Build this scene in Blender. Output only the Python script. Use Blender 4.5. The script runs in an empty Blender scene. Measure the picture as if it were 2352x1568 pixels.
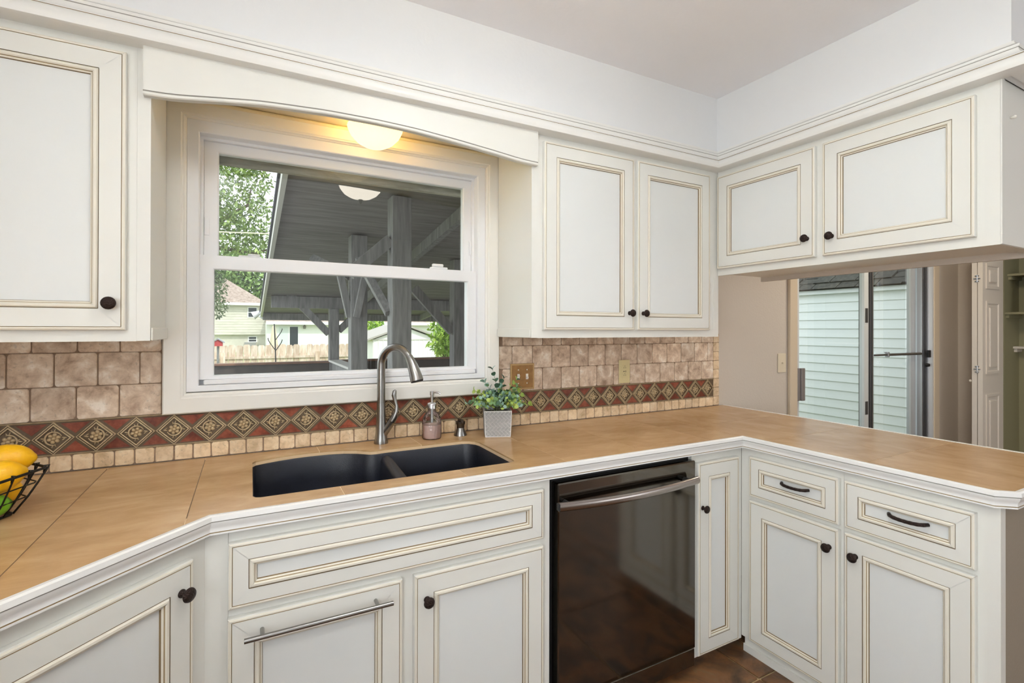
import bpy, bmesh, math, random
from mathutils import Matrix, Vector
from mathutils.geometry import delaunay_2d_cdt
random.seed(7)
PI = math.pi
scene = bpy.context.scene
COL = scene.collection

# ------------------------------------------------------------------ camera, world, lights
cam_d = bpy.data.cameras.new('camera')
cam = bpy.data.objects.new('camera', cam_d)
COL.objects.link(cam)
scene.camera = cam
cam_d.sensor_width = 36.0
cam_d.lens = 1142.181 * 36.0 / 2352.0
cam_d.shift_y = -(784 - 752.2664) / 2352.0
cam_d.clip_start = 0.02
cam_d.clip_end = 300
_ya, _pi, _ro = [math.radians(a) for a in (28.0066, 0.162, 0.1176)]
_f = Vector((math.sin(_ya) * math.cos(_pi), math.cos(_ya) * math.cos(_pi), math.sin(_pi)))
_r = Vector((math.cos(_ya), -math.sin(_ya), 0))
_u = _r.cross(_f)
_r2 = _r * math.cos(_ro) + _u * math.sin(_ro)
_u2 = _u * math.cos(_ro) - _r * math.sin(_ro)
cam.matrix_world = Matrix(((_r2.x, _u2.x, -_f.x, 0.0), (_r2.y, _u2.y, -_f.y, -2.0394), (_r2.z, _u2.z, -_f.z, 1.3656), (0, 0, 0, 1)))

world = bpy.data.worlds.new('world')
scene.world = world
world.use_nodes = True
world.node_tree.nodes['Background'].inputs[0].default_value = (0.90, 0.95, 1.0, 1)
world.node_tree.nodes['Background'].inputs[1].default_value = 1.05

def lamp(name, kind, loc, energy, color=(1, 1, 1), **kw):
    d = bpy.data.lights.new(name, kind)
    d.energy = energy
    d.color = color
    for k, v in kw.items():
        setattr(d, k, v)
    o = bpy.data.objects.new(name, d)
    o.location = loc
    COL.objects.link(o)
    return o
sun = lamp('sun', 'SUN', (0, -10, 20), 1.0, (1.0, 0.95, 0.88), angle=math.radians(1.0))
sun.rotation_euler = (math.radians(44), 0, math.radians(16))
# added fill lamps set in invented openings of wall_left and wall_rear
fill1 = lamp('side_fill', 'AREA', (-1.13, -2.9, 1.5), 19, (0.90, 0.96, 1.0), shape='RECTANGLE', size=1.1, size_y=1.4)
fill1.rotation_euler = (0, math.radians(-90), 0)
fill2 = lamp('rear_fill', 'AREA', (4.0, -4.12, 1.5), 3, (1.0, 0.97, 0.92), shape='RECTANGLE', size=1.8, size_y=1.5)
fill2.rotation_euler = (math.radians(90), 0, 0)

vs = scene.view_settings
vs.view_transform = 'Standard'
vs.look = 'None'
vs.gamma = 1.0
vs.use_curve_mapping = False
vs.exposure = 1.08

# ------------------------------------------------------------------ helpers
WM = {}
def S(r, g, b):
    f = lambda c: (c / 12.92) if c <= 0.04045 else ((c + 0.055) / 1.055) ** 2.4
    return (f(r / 255.0), f(g / 255.0), f(b / 255.0), 1.0)

def tag(o, label=None, cat=None, group=None, kind=None):
    if label: o['label'] = label
    if cat: o['category'] = cat
    if group: o['group'] = group
    if kind: o['kind'] = kind
    return o

def place(o, parent, W):
    COL.objects.link(o)
    WM[o.name] = W
    if parent is None:
        o.matrix_basis = W
    else:
        o.parent = parent
        o.matrix_basis = WM[parent.name].inverted() @ W
    return o

def thing(name, label=None, cat=None, loc=(0, 0, 0), rotz=0.0, group=None, kind=None):
    o = bpy.data.objects.new(name, None)
    o.empty_display_size = 0.05
    place(o, None, Matrix.Translation(loc) @ Matrix.Rotation(rotz, 4, 'Z'))
    return tag(o, label, cat, group, kind)

I4 = Matrix.Identity(4)
def obj(name, bm, mats, parent=None, FR=I4, smooth=False, label=None, cat=None, group=None, kind=None, keep=False):
    """bm in frame coordinates (or a ready mesh); origin moved to the centre of the mesh"""
    if not isinstance(mats, (list, tuple)): mats = [mats]
    me = bpy.data.meshes.new(name)
    vs_ = [v.co for v in bm.verts]
    if keep or not vs_:
        c = Vector((0, 0, 0))
    else:
        lo = Vector([min(v[i] for v in vs_) for i in range(3)])
        hi = Vector([max(v[i] for v in vs_) for i in range(3)])
        c = (lo + hi) / 2
        c.z = lo.z
        bmesh.ops.translate(bm, verts=bm.verts, vec=-c)
    if smooth is True:
        for f in bm.faces: f.smooth = True
    elif smooth:
        for f in bm.faces: f.smooth = True
        for e in bm.edges:
            if len(e.link_faces) == 2 and e.calc_face_angle(0) > smooth: e.smooth = False
    bm.normal_update()
    bm.to_mesh(me)
    bm.free()
    for m in mats: me.materials.append(m)
    o = bpy.data.objects.new(name, me)
    place(o, parent, FR @ Matrix.Translation(c))
    return tag(o, label, cat, group, kind)

def inst(name, me, parent, W, **kw):
    o = bpy.data.objects.new(name, me)
    place(o, parent, W)
    return tag(o, **kw)

def mesh_of(bm, mats, name, smooth=False):
    if not isinstance(mats, (list, tuple)): mats = [mats]
    me = bpy.data.meshes.new(name)
    if smooth:
        for f in bm.faces: f.smooth = True
    bm.normal_update()
    bm.to_mesh(me); bm.free()
    for m in mats: me.materials.append(m)
    return me

def box(bm, x0, x1, y0, y1, z0, z1, mi=0, bev=0.0, M=None):
    x0, x1 = min(x0, x1), max(x0, x1); y0, y1 = min(y0, y1), max(y0, y1); z0, z1 = min(z0, z1), max(z0, z1)
    vs = [bm.verts.new((x, y, z)) for x in (x0, x1) for y in (y0, y1) for z in (z0, z1)]
    F = [(0, 1, 3, 2), (4, 6, 7, 5), (0, 4, 5, 1), (2, 3, 7, 6), (0, 2, 6, 4), (1, 5, 7, 3)]
    fs = [bm.faces.new([vs[i] for i in f]) for f in F]
    for f in fs: f.material_index = mi
    if bev > 0:
        es = list({e for f in fs for e in f.edges})
        r = bmesh.ops.bevel(bm, geom=es, offset=bev, segments=1, affect='EDGES', profile=0.5)
        for f in r['faces']: f.material_index = mi
        if M: vs = list({v for f in r['faces'] for v in f.verts} | {v for v in vs if v.is_valid})
    if M: bmesh.ops.transform(bm, matrix=M, verts=[v for v in vs if v.is_valid])
    return bm

def newbox(*a, **k):
    bm = bmesh.new()
    return box(bm, *a, **k)

def beam(bm, p, q, w, d, mi=0, upv=(0, 0, 1)):
    """square bar from p to q, width w (sideways), depth d"""
    p, q = Vector(p), Vector(q)
    t = (q - p).normalized()
    u = Vector(upv)
    if abs(t.dot(u)) > 0.95: u = Vector((0, 1, 0))
    s = t.cross(u).normalized(); u = s.cross(t)
    vs = [bm.verts.new(b + s * (i * w / 2) + u * (j * d / 2)) for b in (p, q) for i, j in ((-1, -1), (1, -1), (1, 1), (-1, 1))]
    for f in ((0, 1, 2, 3), (7, 6, 5, 4), (0, 4, 5, 1), (1, 5, 6, 2), (2, 6, 7, 3), (3, 7, 4, 0)):
        bm.faces.new([vs[i] for i in f]).material_index = mi
    return bm

def tube(bm, pts, rad, n=12, mi=0, caps=True, closed=False):
    pts = [Vector(p) for p in pts]
    N = len(pts)
    rads = rad if isinstance(rad, (list, tuple)) else [rad] * N
    prev = None
    rings = []
    for i, p in enumerate(pts):
        a = pts[i - 1] if (i > 0 or closed) else p
        b = pts[(i + 1) % N] if (i < N - 1 or closed) else p
        t = (b - a).normalized()
        if prev is None:
            u = Vector((0, 0, 1)) if abs(t.z) < 0.9 else Vector((1, 0, 0))
            s = t.cross(u).normalized()
        else:
            s = (prev - t * prev.dot(t)).normalized()
        prev = s
        w = t.cross(s)
        rings.append([bm.verts.new(p + (s * math.cos(2 * PI * k / n) + w * math.sin(2 * PI * k / n)) * rads[i]) for k in range(n)])
    M = N if closed else N - 1
    for i in range(M):
        A, B = rings[i], rings[(i + 1) % N]
        for k in range(n):
            f = bm.faces.new((A[k], A[(k + 1) % n], B[(k + 1) % n], B[k])); f.material_index = mi
    if caps and not closed:
        bm.faces.new(list(reversed(rings[0]))).material_index = mi
        bm.faces.new(rings[-1]).material_index = mi
    return bm

def lathe(bm, prof, n=24, M=None, mi=0, mis=None, flute=0.0, nfl=0):
    rings = []
    vs_all = []
    for r, z in prof:
        if r < 1e-6:
            v = bm.verts.new((0, 0, z)); rings.append([v] * n); vs_all.append(v)
        else:
            R = []
            for k in range(n):
                a = 2 * PI * k / n
                rr = r * (1 + flute * math.cos(nfl * a)) if flute else r
                v = bm.verts.new((rr * math.cos(a), rr * math.sin(a), z)); R.append(v); vs_all.append(v)
            rings.append(R)
    for i in range(len(rings) - 1):
        A, B = rings[i], rings[i + 1]
        for k in range(n):
            q = [A[k], A[(k + 1) % n], B[(k + 1) % n], B[k]]
            u = []
            for v in q:
                if v not in u: u.append(v)
            if len(u) >= 3:
                f = bm.faces.new(u); f.material_index = mis[i] if mis else mi
    if M: bmesh.ops.transform(bm, matrix=M, verts=vs_all)
    return bm

def sweep(bm, path, prof, mis=None, caps=True, mi=0):
    """profile (out, z) carried along an xy path; 'out' is to the right of the walking direction"""
    P = [Vector((p[0], p[1])) for p in path]
    offs = []
    for i in range(len(P)):
        ds = []
        if i > 0: ds.append((P[i] - P[i - 1]).normalized())
        if i < len(P) - 1: ds.append((P[i + 1] - P[i]).normalized())
        ns = [Vector((d.y, -d.x)) for d in ds]
        if len(ns) == 1: offs.append(ns[0])
        else:
            b = (ns[0] + ns[1]).normalized()
            offs.append(b / max(0.2, b.dot(ns[0])))
    rows = [[bm.verts.new((P[i].x + offs[i].x * o, P[i].y + offs[i].y * o, z)) for o, z in prof] for i in range(len(P))]
    for i in range(len(P) - 1):
        for k in range(len(prof) - 1):
            f = bm.faces.new((rows[i][k], rows[i + 1][k], rows[i + 1][k + 1], rows[i][k + 1]))
            f.material_index = mis[k] if mis else mi
    if caps:
        bm.faces.new(list(reversed(rows[0])))
        bm.faces.new(rows[-1])
    return bm

def plate_poly(bm, poly, z0, z1, mi=0):
    """vertical-extruded polygon in xy"""
    A = [bm.verts.new((x, y, z0)) for x, y in poly]
    B = [bm.verts.new((x, y, z1)) for x, y in poly]
    bm.faces.new(B).material_index = mi
    bm.faces.new(list(reversed(A))).material_index = mi
    n = len(poly)
    for i in range(n):
        bm.faces.new((A[i], A[(i + 1) % n], B[(i + 1) % n], B[i])).material_index = mi
    return bm

def front_poly(bm, poly, y_front, y_back, mi=0, bev=0.0):
    """polygon in (x,z) (counter-clockwise seen from -y) with thickness in y"""
    B = [bm.verts.new((x, y_back, z)) for x, z in poly]
    n = len(poly)
    if bev:
        c = (sum(p[0] for p in poly) / n, sum(p[1] for p in poly) / n)
        A0 = [bm.verts.new((x, y_front + bev, z)) for x, z in poly]
        T = []
        for i in range(n):
            a = Vector(poly[i - 1]); b = Vector(poly[i]); d = Vector(poly[(i + 1) % n])
            n1 = (b - a).normalized(); n2 = (d - b).normalized()
            m = Vector((-n1.y, n1.x)) + Vector((-n2.y, n2.x))
            m = m.normalized() if m.length > 1e-6 else Vector((0, 0))
            T.append(bm.verts.new((b.x + m.x * bev, y_front, b.y + m.y * bev)))
        for i in range(n):
            bm.faces.new((B[i], B[(i + 1) % n], A0[(i + 1) % n], A0[i])).material_index = mi
            bm.faces.new((A0[i], A0[(i + 1) % n], T[(i + 1) % n], T[i])).material_index = mi
        bm.faces.new(T).material_index = mi
    else:
        A0 = [bm.verts.new((x, y_front, z)) for x, z in poly]
        for i in range(n):
            bm.faces.new((B[i], B[(i + 1) % n], A0[(i + 1) % n], A0[i])).material_index = mi
        bm.faces.new(A0).material_index = mi
    bm.faces.new(list(reversed(B))).material_index = mi
    return bm

# ------------------------------------------------------------------ materials
def nodes(name):
    m = bpy.data.materials.new(name); m.use_nodes = True
    nt = m.node_tree
    return m, nt, nt.nodes['Principled BSDF']

def bump(nt, b, src, strength, dist=0.01):
    n = nt.nodes.new('ShaderNodeBump')
    n.inputs['Strength'].default_value = strength
    n.inputs['Distance'].default_value = dist
    nt.links.new(src, n.inputs['Height'])
    nt.links.new(n.outputs[0], b.inputs['Normal'])

def pm(name, col, rough=0.5, metal=0.0, spec=0.5, emit=None, es=0.0, noise=None, bumps=None, coat=0.0):
    """plain procedural paint / metal; noise=(scale, amount) mottles the colour, bumps=(scale, strength)"""
    m, nt, b = nodes(name)
    b.inputs['Base Color'].default_value = col
    b.inputs['Roughness'].default_value = rough
    b.inputs['Metallic'].default_value = metal
    b.inputs['Specular IOR Level'].default_value = spec
    b.inputs['Coat Weight'].default_value = coat
    b.inputs['Coat Roughness'].default_value = 0.08
    if emit:
        b.inputs['Emission Color'].default_value = emit
        b.inputs['Emission Strength'].default_value = es
    tc = nt.nodes.new('ShaderNodeTexCoord')
    if noise:
        t = nt.nodes.new('ShaderNodeTexNoise'); t.inputs['Scale'].default_value = noise[0]; t.inputs['Detail'].default_value = 5
        nt.links.new(tc.outputs['Object'], t.inputs['Vector'])
        r = nt.nodes.new('ShaderNodeValToRGB')
        a = noise[1]
        r.color_ramp.elements[0].color = tuple(c * (1 - a) for c in col[:3]) + (1,)
        r.color_ramp.elements[1].color = tuple(min(1, c * (1 + a)) for c in col[:3]) + (1,)
        r.color_ramp.elements[0].position = 0.3; r.color_ramp.elements[1].position = 0.7
        nt.links.new(t.outputs[0], r.inputs[0]); nt.links.new(r.outputs[0], b.inputs['Base Color'])
    if bumps:
        t = nt.nodes.new('ShaderNodeTexNoise'); t.inputs['Scale'].default_value = bumps[0]; t.inputs['Detail'].default_value = 4
        nt.links.new(tc.outputs['Object'], t.inputs['Vector'])
        bump(nt, b, t.outputs[0], bumps[1])
    return m

def ramp_mat(name, stops, scale=(1, 1, 1), nscale=5.0, detail=8, rough=0.5, distort=0.0, bump_s=0.0, bump_scale=None, rnd=1.0, tint=0.0, spec=0.5, pits=0.0):
    """stone / wood: noise through a colour ramp, varied per object"""
    m, nt, b = nodes(name)
    L = nt.links.new
    tc = nt.nodes.new('ShaderNodeTexCoord')
    oi = nt.nodes.new('ShaderNodeObjectInfo')
    mp = nt.nodes.new('ShaderNodeMapping')
    mp.inputs['Scale'].default_value = scale
    mul = nt.nodes.new('ShaderNodeMath'); mul.operation = 'MULTIPLY'; mul.inputs[1].default_value = 37.0 * rnd
    L(oi.outputs['Random'], mul.inputs[0])
    L(tc.outputs['Object'], mp.inputs['Vector'])
    cx = nt.nodes.new('ShaderNodeCombineXYZ')
    L(mul.outputs[0], cx.inputs[0]); L(mul.outputs[0], cx.inputs[1]); L(mul.outputs[0], cx.inputs[2])
    L(cx.outputs[0], mp.inputs['Location'])
    t = nt.nodes.new('ShaderNodeTexNoise')
    t.inputs['Scale'].default_value = nscale; t.inputs['Detail'].default_value = detail; t.inputs['Distortion'].default_value = distort
    t.inputs['Roughness'].default_value = 0.62
    L(mp.outputs[0], t.inputs['Vector'])
    r = nt.nodes.new('ShaderNodeValToRGB')
    els = r.color_ramp.elements
    while len(els) < len(stops): els.new(0.5)
    for e, (p, c) in zip(els, stops): e.position = p; e.color = c
    L(t.outputs[0], r.inputs[0])
    out = r.outputs[0]
    if pits:
        t3 = nt.nodes.new('ShaderNodeTexNoise'); t3.inputs['Scale'].default_value = nscale * 5; t3.inputs['Detail'].default_value = 3
        L(mp.outputs[0], t3.inputs['Vector'])
        r3 = nt.nodes.new('ShaderNodeValToRGB')
        r3.color_ramp.elements[0].position = 0.30; r3.color_ramp.elements[0].color = (1 - pits, 1 - pits, 1 - pits, 1)
        r3.color_ramp.elements[1].position = 0.40; r3.color_ramp.elements[1].color = (1, 1, 1, 1)
        L(t3.outputs[0], r3.inputs[0])
        mx = nt.nodes.new('ShaderNodeMix'); mx.data_type = 'RGBA'; mx.blend_type = 'MULTIPLY'; mx.inputs[0].default_value = 1
        L(out, mx.inputs[6]); L(r3.outputs[0], mx.inputs[7]); out = mx.outputs[2]
    if tint:
        hs = nt.nodes.new('ShaderNodeHueSaturation')
        mr = nt.nodes.new('ShaderNodeMapRange'); mr.inputs['To Min'].default_value = 1 - tint; mr.inputs['To Max'].default_value = 1 + tint
        L(oi.outputs['Random'], mr.inputs['Value']); L(mr.outputs[0], hs.inputs['Value'])
        L(out, hs.inputs['Color']); out = hs.outputs[0]
    L(out, b.inputs['Base Color'])
    b.inputs['Roughness'].default_value = rough
    b.inputs['Specular IOR Level'].default_value = spec
    if bump_s:
        t2 = nt.nodes.new('ShaderNodeTexNoise'); t2.inputs['Scale'].default_value = bump_scale or nscale * 2; t2.inputs['Detail'].default_value = 6
        L(mp.outputs[0], t2.inputs['Vector'])
        bump(nt, b, t2.outputs[0], bump_s)
    return m

def glass_mat(name, tint=(1, 1, 1, 1), refl=1.0, rough=0.0):
    m = bpy.data.materials.new(name); m.use_nodes = True
    nt = m.node_tree; nt.nodes.clear(); L = nt.links.new
    out = nt.nodes.new('ShaderNodeOutputMaterial')
    tr = nt.nodes.new('ShaderNodeBsdfTransparent'); tr.inputs[0].default_value = tint
    gl = nt.nodes.new('ShaderNodeBsdfGlossy'); gl.inputs['Roughness'].default_value = rough
    fr = nt.nodes.new('ShaderNodeFresnel'); fr.inputs[0].default_value = 1.5
    mu = nt.nodes.new('ShaderNodeMath'); mu.operation = 'MULTIPLY'; mu.use_clamp = True
    ge = nt.nodes.new('ShaderNodeNewGeometry')      # both faces of a thin pane reflect alike: count them once, on entry
    fb = nt.nodes.new('ShaderNodeMath'); fb.operation = 'MULTIPLY_ADD'; fb.inputs[1].default_value = -2.0 * refl; fb.inputs[2].default_value = 2.0 * refl
    L(ge.outputs['Backfacing'], fb.inputs[0]); L(fb.outputs[0], mu.inputs[1])
    mx = nt.nodes.new('ShaderNodeMixShader')
    L(fr.outputs[0], mu.inputs[0]); L(mu.outputs[0], mx.inputs[0]); L(tr.outputs[0], mx.inputs[1]); L(gl.outputs[0], mx.inputs[2])
    L(mx.outputs[0], out.inputs[0])
    return m

PAINT = pm('cabinet_paint', S(231, 230, 223), 0.38, noise=(3.0, 0.012))
PANEL = pm('cabinet_panel_paint', S(229, 231, 229), 0.42, noise=(3.0, 0.012))
GLAZE = pm('antique_glaze', S(168, 146, 108), 0.5)
GLAZE2 = pm('antique_glaze_dark', S(130, 108, 74), 0.5)
BEAD = pm('glazed_bead_paint', S(233, 227, 212), 0.4)
TRIMW = pm('counter_trim_paint', S(240, 239, 236), 0.32)
LINE = pm('trim_line_glaze', S(150, 146, 138), 0.5)
CROWN = pm('crown_paint', S(239, 238, 233), 0.35)
WALLP = pm('soffit_wall_paint', S(234, 235, 235), 0.65, bumps=(60, 0.06))
CEILP = pm('ceiling_paint', S(250, 248, 249), 0.75, noise=(1.4, 0.02), bumps=(45, 0.08))
BEIGE = pm('beige_wall_paint', S(206, 196, 184), 0.7, bumps=(90, 0.15))
TAUPE = pm('taupe_wall_paint', S(150, 138, 122), 0.7, bumps=(90, 0.1))
WINW = pm('window_vinyl', S(240, 241, 243), 0.3)
CASEW = pm('window_casing_paint', S(238, 236, 229), 0.35, bumps=(25, 0.03))
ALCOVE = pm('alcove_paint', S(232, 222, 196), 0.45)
BRONZE = pm('oil_rubbed_bronze', S(52, 40, 36), 0.32, metal=0.75, bumps=(260, 0.5))
STEEL = pm('brushed_nickel', S(152, 150, 147), 0.26, metal=1.0, noise=(40, 0.05))
CHROME = pm('chrome', S(210, 210, 212), 0.12, metal=1.0)
ALU = pm('aluminium', S(190, 192, 196), 0.35, metal=0.9)
ALUD = pm('dark_aluminium', S(92, 92, 94), 0.4, metal=0.6)
BLACKP = pm('black_plastic', S(20, 20, 21), 0.5)
DWASH = pm('black_stainless', S(112, 107, 100), 0.10, metal=1.0, spec=0.6)
DWH = pm('handle_stainless', S(172, 164, 160), 0.22, metal=1.0)
SINKM = pm('composite_sink', S(24, 27, 37), 0.42, noise=(14, 0.25), bumps=(300, 0.12))
GROUT = pm('grout', S(146, 122, 102), 0.9, noise=(30, 0.12), bumps=(150, 0.4))
CGROUT = pm('counter_grout', S(222, 192, 152), 0.8)
CGROUTD = pm('counter_grout_dark', S(108, 82, 54), 0.8)
TRAV = ramp_mat('travertine', [(0.30, S(164, 138, 116)), (0.43, S(204, 180, 157)), (0.54, S(224, 204, 182)), (0.66, S(247, 236, 222))], nscale=20, detail=12, rough=0.62, distort=0.35, bump_s=0.35, bump_scale=38, tint=0.10, pits=0.22)
TRAVS = ramp_mat('travertine_light', [(0.32, S(196, 166, 128)), (0.5, S(226, 200, 164)), (0.62, S(236, 214, 182)), (0.75, S(246, 230, 206))], nscale=26, detail=8, rough=0.6, distort=0.4, bump_s=0.25, bump_scale=50, tint=0.10, pits=0.25)
CTILE = ramp_mat('counter_tile', [(0.30, S(176, 137, 94)), (0.5, S(192, 154, 109)), (0.70, S(207, 172, 128))], scale=(1.0, 2.0, 1.0), nscale=5.5, detail=9, rough=0.24, distort=0.5, bump_s=0.03, bump_scale=60, tint=0.03)
CTILEP = ramp_mat('peninsula_counter_tile', [(0.30, S(176, 137, 94)), (0.5, S(192, 154, 109)), (0.70, S(207, 172, 128))], scale=(2.0, 1.0, 1.0), nscale=5.5, detail=9, rough=0.24, distort=0.5, bump_s=0.03, bump_scale=60, tint=0.03)
PATINA = pm('border_patina', S(154, 134, 104), 0.5, metal=0.0, noise=(60, 0.2))
PATINAL = pm('border_patina_raised', S(190, 168, 132), 0.42, metal=0.1, noise=(80, 0.15))
PATINAD = pm('border_patina_groove', S(100, 82, 60), 0.6)
TERRA = ramp_mat('terracotta_glaze', [(0.35, S(98, 46, 32)), (0.5, S(128, 64, 46)), (0.68, S(154, 90, 66))], nscale=26, rough=0.35, tint=0.25, spec=0.3)
SLATE = ramp_mat('slate_floor', [(0.30, S(52, 38, 27)), (0.46, S(92, 64, 40)), (0.58, S(124, 84, 50)), (0.72, S(116, 98, 72))], nscale=7, detail=9, rough=0.45, distort=0.8, bump_s=0.4, bump_scale=22, tint=0.2)
FGROUT = pm('floor_grout', S(196, 170, 128), 0.9, noise=(30, 0.1))
GLASS = glass_mat('window_glass', (0.97, 0.985, 0.98, 1), 1.0)
GLASSD = glass_mat('door_glass', (0.96, 0.985, 0.98, 1), 0.8)
DOORW = pm('bifold_door_paint', S(226, 218, 208), 0.45)
PANTRY = pm('pantry_paint', S(150, 146, 116), 0.6)
LEMON = pm('lemon_peel', S(246, 184, 12), 0.38, noise=(9, 0.10), bumps=(70, 0.2))
LIME = pm('lime_peel', S(104, 160, 28), 0.38, noise=(9, 0.12), bumps=(70, 0.2))
WIRE = pm('black_wire', S(40, 38, 34), 0.45, metal=0.6)
CEMENT = pm('planter_cement', S(166, 164, 162), 0.75, noise=(50, 0.12))
CEMENTL = pm('planter_lines', S(226, 224, 220), 0.75)
SOIL = pm('soil', S(52, 44, 36), 0.9)
LEAFA = pm('leaf_blue_green', S(158, 190, 176), 0.5, noise=(40, 0.2))
LEAFB = pm('leaf_green', S(122, 158, 104), 0.5, noise=(40, 0.2))
LEAFC = pm('leaf_yellow_green', S(172, 194, 96), 0.5, noise=(40, 0.15))
LEAFD = pm('leaf_dark_green', S(66, 98, 76), 0.5, noise=(40, 0.2))
STEM = pm('plant_stem', S(92, 96, 62), 0.6)
SWPLATE = pm('bronze_switch_plate', S(150, 112, 66), 0.45, metal=0.5, noise=(40, 0.18))
SWRIM = pm('bronze_switch_rim', S(176, 144, 98), 0.4, metal=0.5)
IVORY = pm('ivory_plastic', S(214, 200, 150), 0.35)
IVORYW = pm('white_toggle', S(240, 236, 226), 0.3)
ALMOND = pm('almond_plate', S(226, 214, 190), 0.4)
DOME = pm('lit_frosted_glass', S(246, 226, 176), 0.4, emit=(1.0, 0.74, 0.36, 1), es=0.85)
BULBW = pm('lit_warm_bulb', S(255, 240, 200), 0.4, emit=(1.0, 0.64, 0.20, 1), es=26.0)
DOMEK = pm('lit_kitchen_bowl', S(250, 240, 215), 0.4, emit=(1.0, 0.92, 0.78, 1), es=5.6)
BULB = pm('lit_bulbs', S(255, 250, 240), 0.4, emit=(0.78, 0.90, 1.0, 1), es=84.0)

# ------------------------------------------------------------------ profile of the doors
# (inset, height above back) with material of the segment that follows: 0 paint 1 glaze 2 bead 3 dark glaze
DPROF = [(0.0, 0.0, 0), (0.0, 0.0140, 0), (0.0015, 0.0172, 2), (0.0050, 0.0190, 2), (0.0085, 0.0187, 1), (0.0094, 0.0165, 1), (0.0103, 0.0185, 0),
         (0.0580, 0.0185, 3), (0.0588, 0.0162, 3), (0.0597, 0.0180, 2), (0.0630, 0.0218, 2), (0.0680, 0.0222, 2), (0.0712, 0.0195, 1), (0.0719, 0.0168, 1), (0.0727, 0.0170, 2), (0.0765, 0.0145, 3), (0.0778, 0.0095, 3)]
DOORMATS = [PAINT, GLAZE, BEAD, GLAZE2]
def raised_front(parent, name, FR, x0, x1, z0, z1, yb, flat=0.0474, label=None):
    """door or drawer front: panel board as the part, four mitred rails as sub-parts"""
    k = flat - 0.0473
    prof = [(d if d < 0.03 else d + k, h, m) for d, h, m in DPROF]
    inn = prof[-1][0]
    bm = newbox(x0 + 0.004, x1 - 0.004, yb - 0.0098, yb - 0.0004, z0 + 0.004, z1 - 0.004)
    d = obj(name, bm, PANEL, parent, FR, label=label)
    g = 0.0004
    for side in range(4):
        bm = bmesh.new()
        A = []; B = []
        for dd, h, m in prof:
            y = yb - h
            if side == 0: a, b = (x0 + dd + g, y, z0 + dd), (x1 - dd - g, y, z0 + dd)
            elif side == 1: a, b = (x1 - dd, y, z0 + dd + g), (x1 - dd, y, z1 - dd - g)
            elif side == 2: a, b = (x1 - dd - g, y, z1 - dd), (x0 + dd + g, y, z1 - dd)
            else: a, b = (x0 + dd, y, z1 - dd - g), (x0 + dd, y, z0 + dd + g)
            A.append(bm.verts.new(a)); B.append(bm.verts.new(b))
        for i in range(len(prof) - 1):
            bm.faces.new((A[i], B[i], B[i + 1], A[i + 1])).material_index = prof[i][2]
        obj('rail' if side in (0, 2) else 'stile', bm, DOORMATS, d, FR)
    return d

def knob(parent, FR, x, y, z, s=1.0):
    """round oil-rubbed bronze knob pointing to -y"""
    bm = bmesh.new()
    prof = [(0.0, 0.0), (0.0095, 0.0), (0.0095, 0.0025), (0.0065, 0.006), (0.0055, 0.012), (0.0075, 0.016), (0.0145, 0.0195), (0.0165, 0.0225), (0.0150, 0.0265), (0.0080, 0.0290), (0.0, 0.0295)]
    lathe(bm, [(r * s, h * s) for r, h in prof], 20, Matrix.Translation((x, y, z)) @ Matrix.Rotation(PI / 2, 4, 'X'))
    return obj('knob', bm, BRONZE, parent, FR, smooth=0.9, label='dark bronze round knob')

# ------------------------------------------------------------------ room shell
CEIL = 2.5216
# floor: grout bed with slate tiles
fl = obj('floor', newbox(-1.4, 7.2, -4.35, 0.16, -0.12, -0.010), FGROUT, kind='structure')
fx = [-1.09, -0.60, -0.125, 0.35, 0.825, 1.30, 1.777, 1.92]
fy = [-0.545, -0.77, -1.245, -1.72, -2.195, -2.67]
for i in range(len(fx) - 1):
    for j in range(len(fy) - 1):
        a, b, c, d = fx[i] + 0.004, fx[i + 1] - 0.004, fy[j + 1] + 0.004, fy[j] - 0.004
        obj('slate_tile', newbox(a, b, c, d, -0.0095, random.uniform(-0.0012, 0.0), bev=0.003), SLATE, fl)
obj('slate_slab', newbox(1.93, 5.58, -4.2, -0.0, -0.0095, -0.001), SLATE, fl)
obj('slate_slab', newbox(-1.08, 1.92, -4.2, -2.68, -0.0095, -0.001), SLATE, fl)

# back wall with window and sliding-door openings
WX0, WX1, WZ0, WZ1 = -0.186, 0.944, 1.146, 2.095
DX0, DX1, DZ1 = 3.235, 5.115, 2.12
bm = bmesh.new()
Y0, Y1 = 0.011, 0.150
box(bm, -1.25, WX0, Y0, Y1, -0.8, CEIL)
box(bm, WX1, DX0, Y0, Y1, -0.8, CEIL)
box(bm, WX0, WX1, Y0, Y1, -0.8, WZ0)
box(bm, WX0, WX1, Y0, Y1, WZ1, CEIL)
box(bm, DX0, DX1, Y0, Y1, DZ1, CEIL)
box(bm, DX0, DX1, Y0, Y1, -0.8, 0.0)
box(bm, DX1, 7.2, Y0, Y1, -0.8, CEIL)
wall_back = obj('wall_back', bm, BEIGE, kind='structure')
bm = bmesh.new()      # left wall beside and behind the camera, opening added for side fill
box(bm, -1.25, -1.1, -4.35, -3.6, -0.1, CEIL); box(bm, -1.25, -1.1, -2.2, 0.0105, -0.1, CEIL)
box(bm, -1.25, -1.1, -3.6, -2.2, -0.1, 0.95); box(bm, -1.25, -1.1, -3.6, -2.2, 2.05, CEIL)
obj('wall_left', bm, WALLP, kind='structure')
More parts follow.
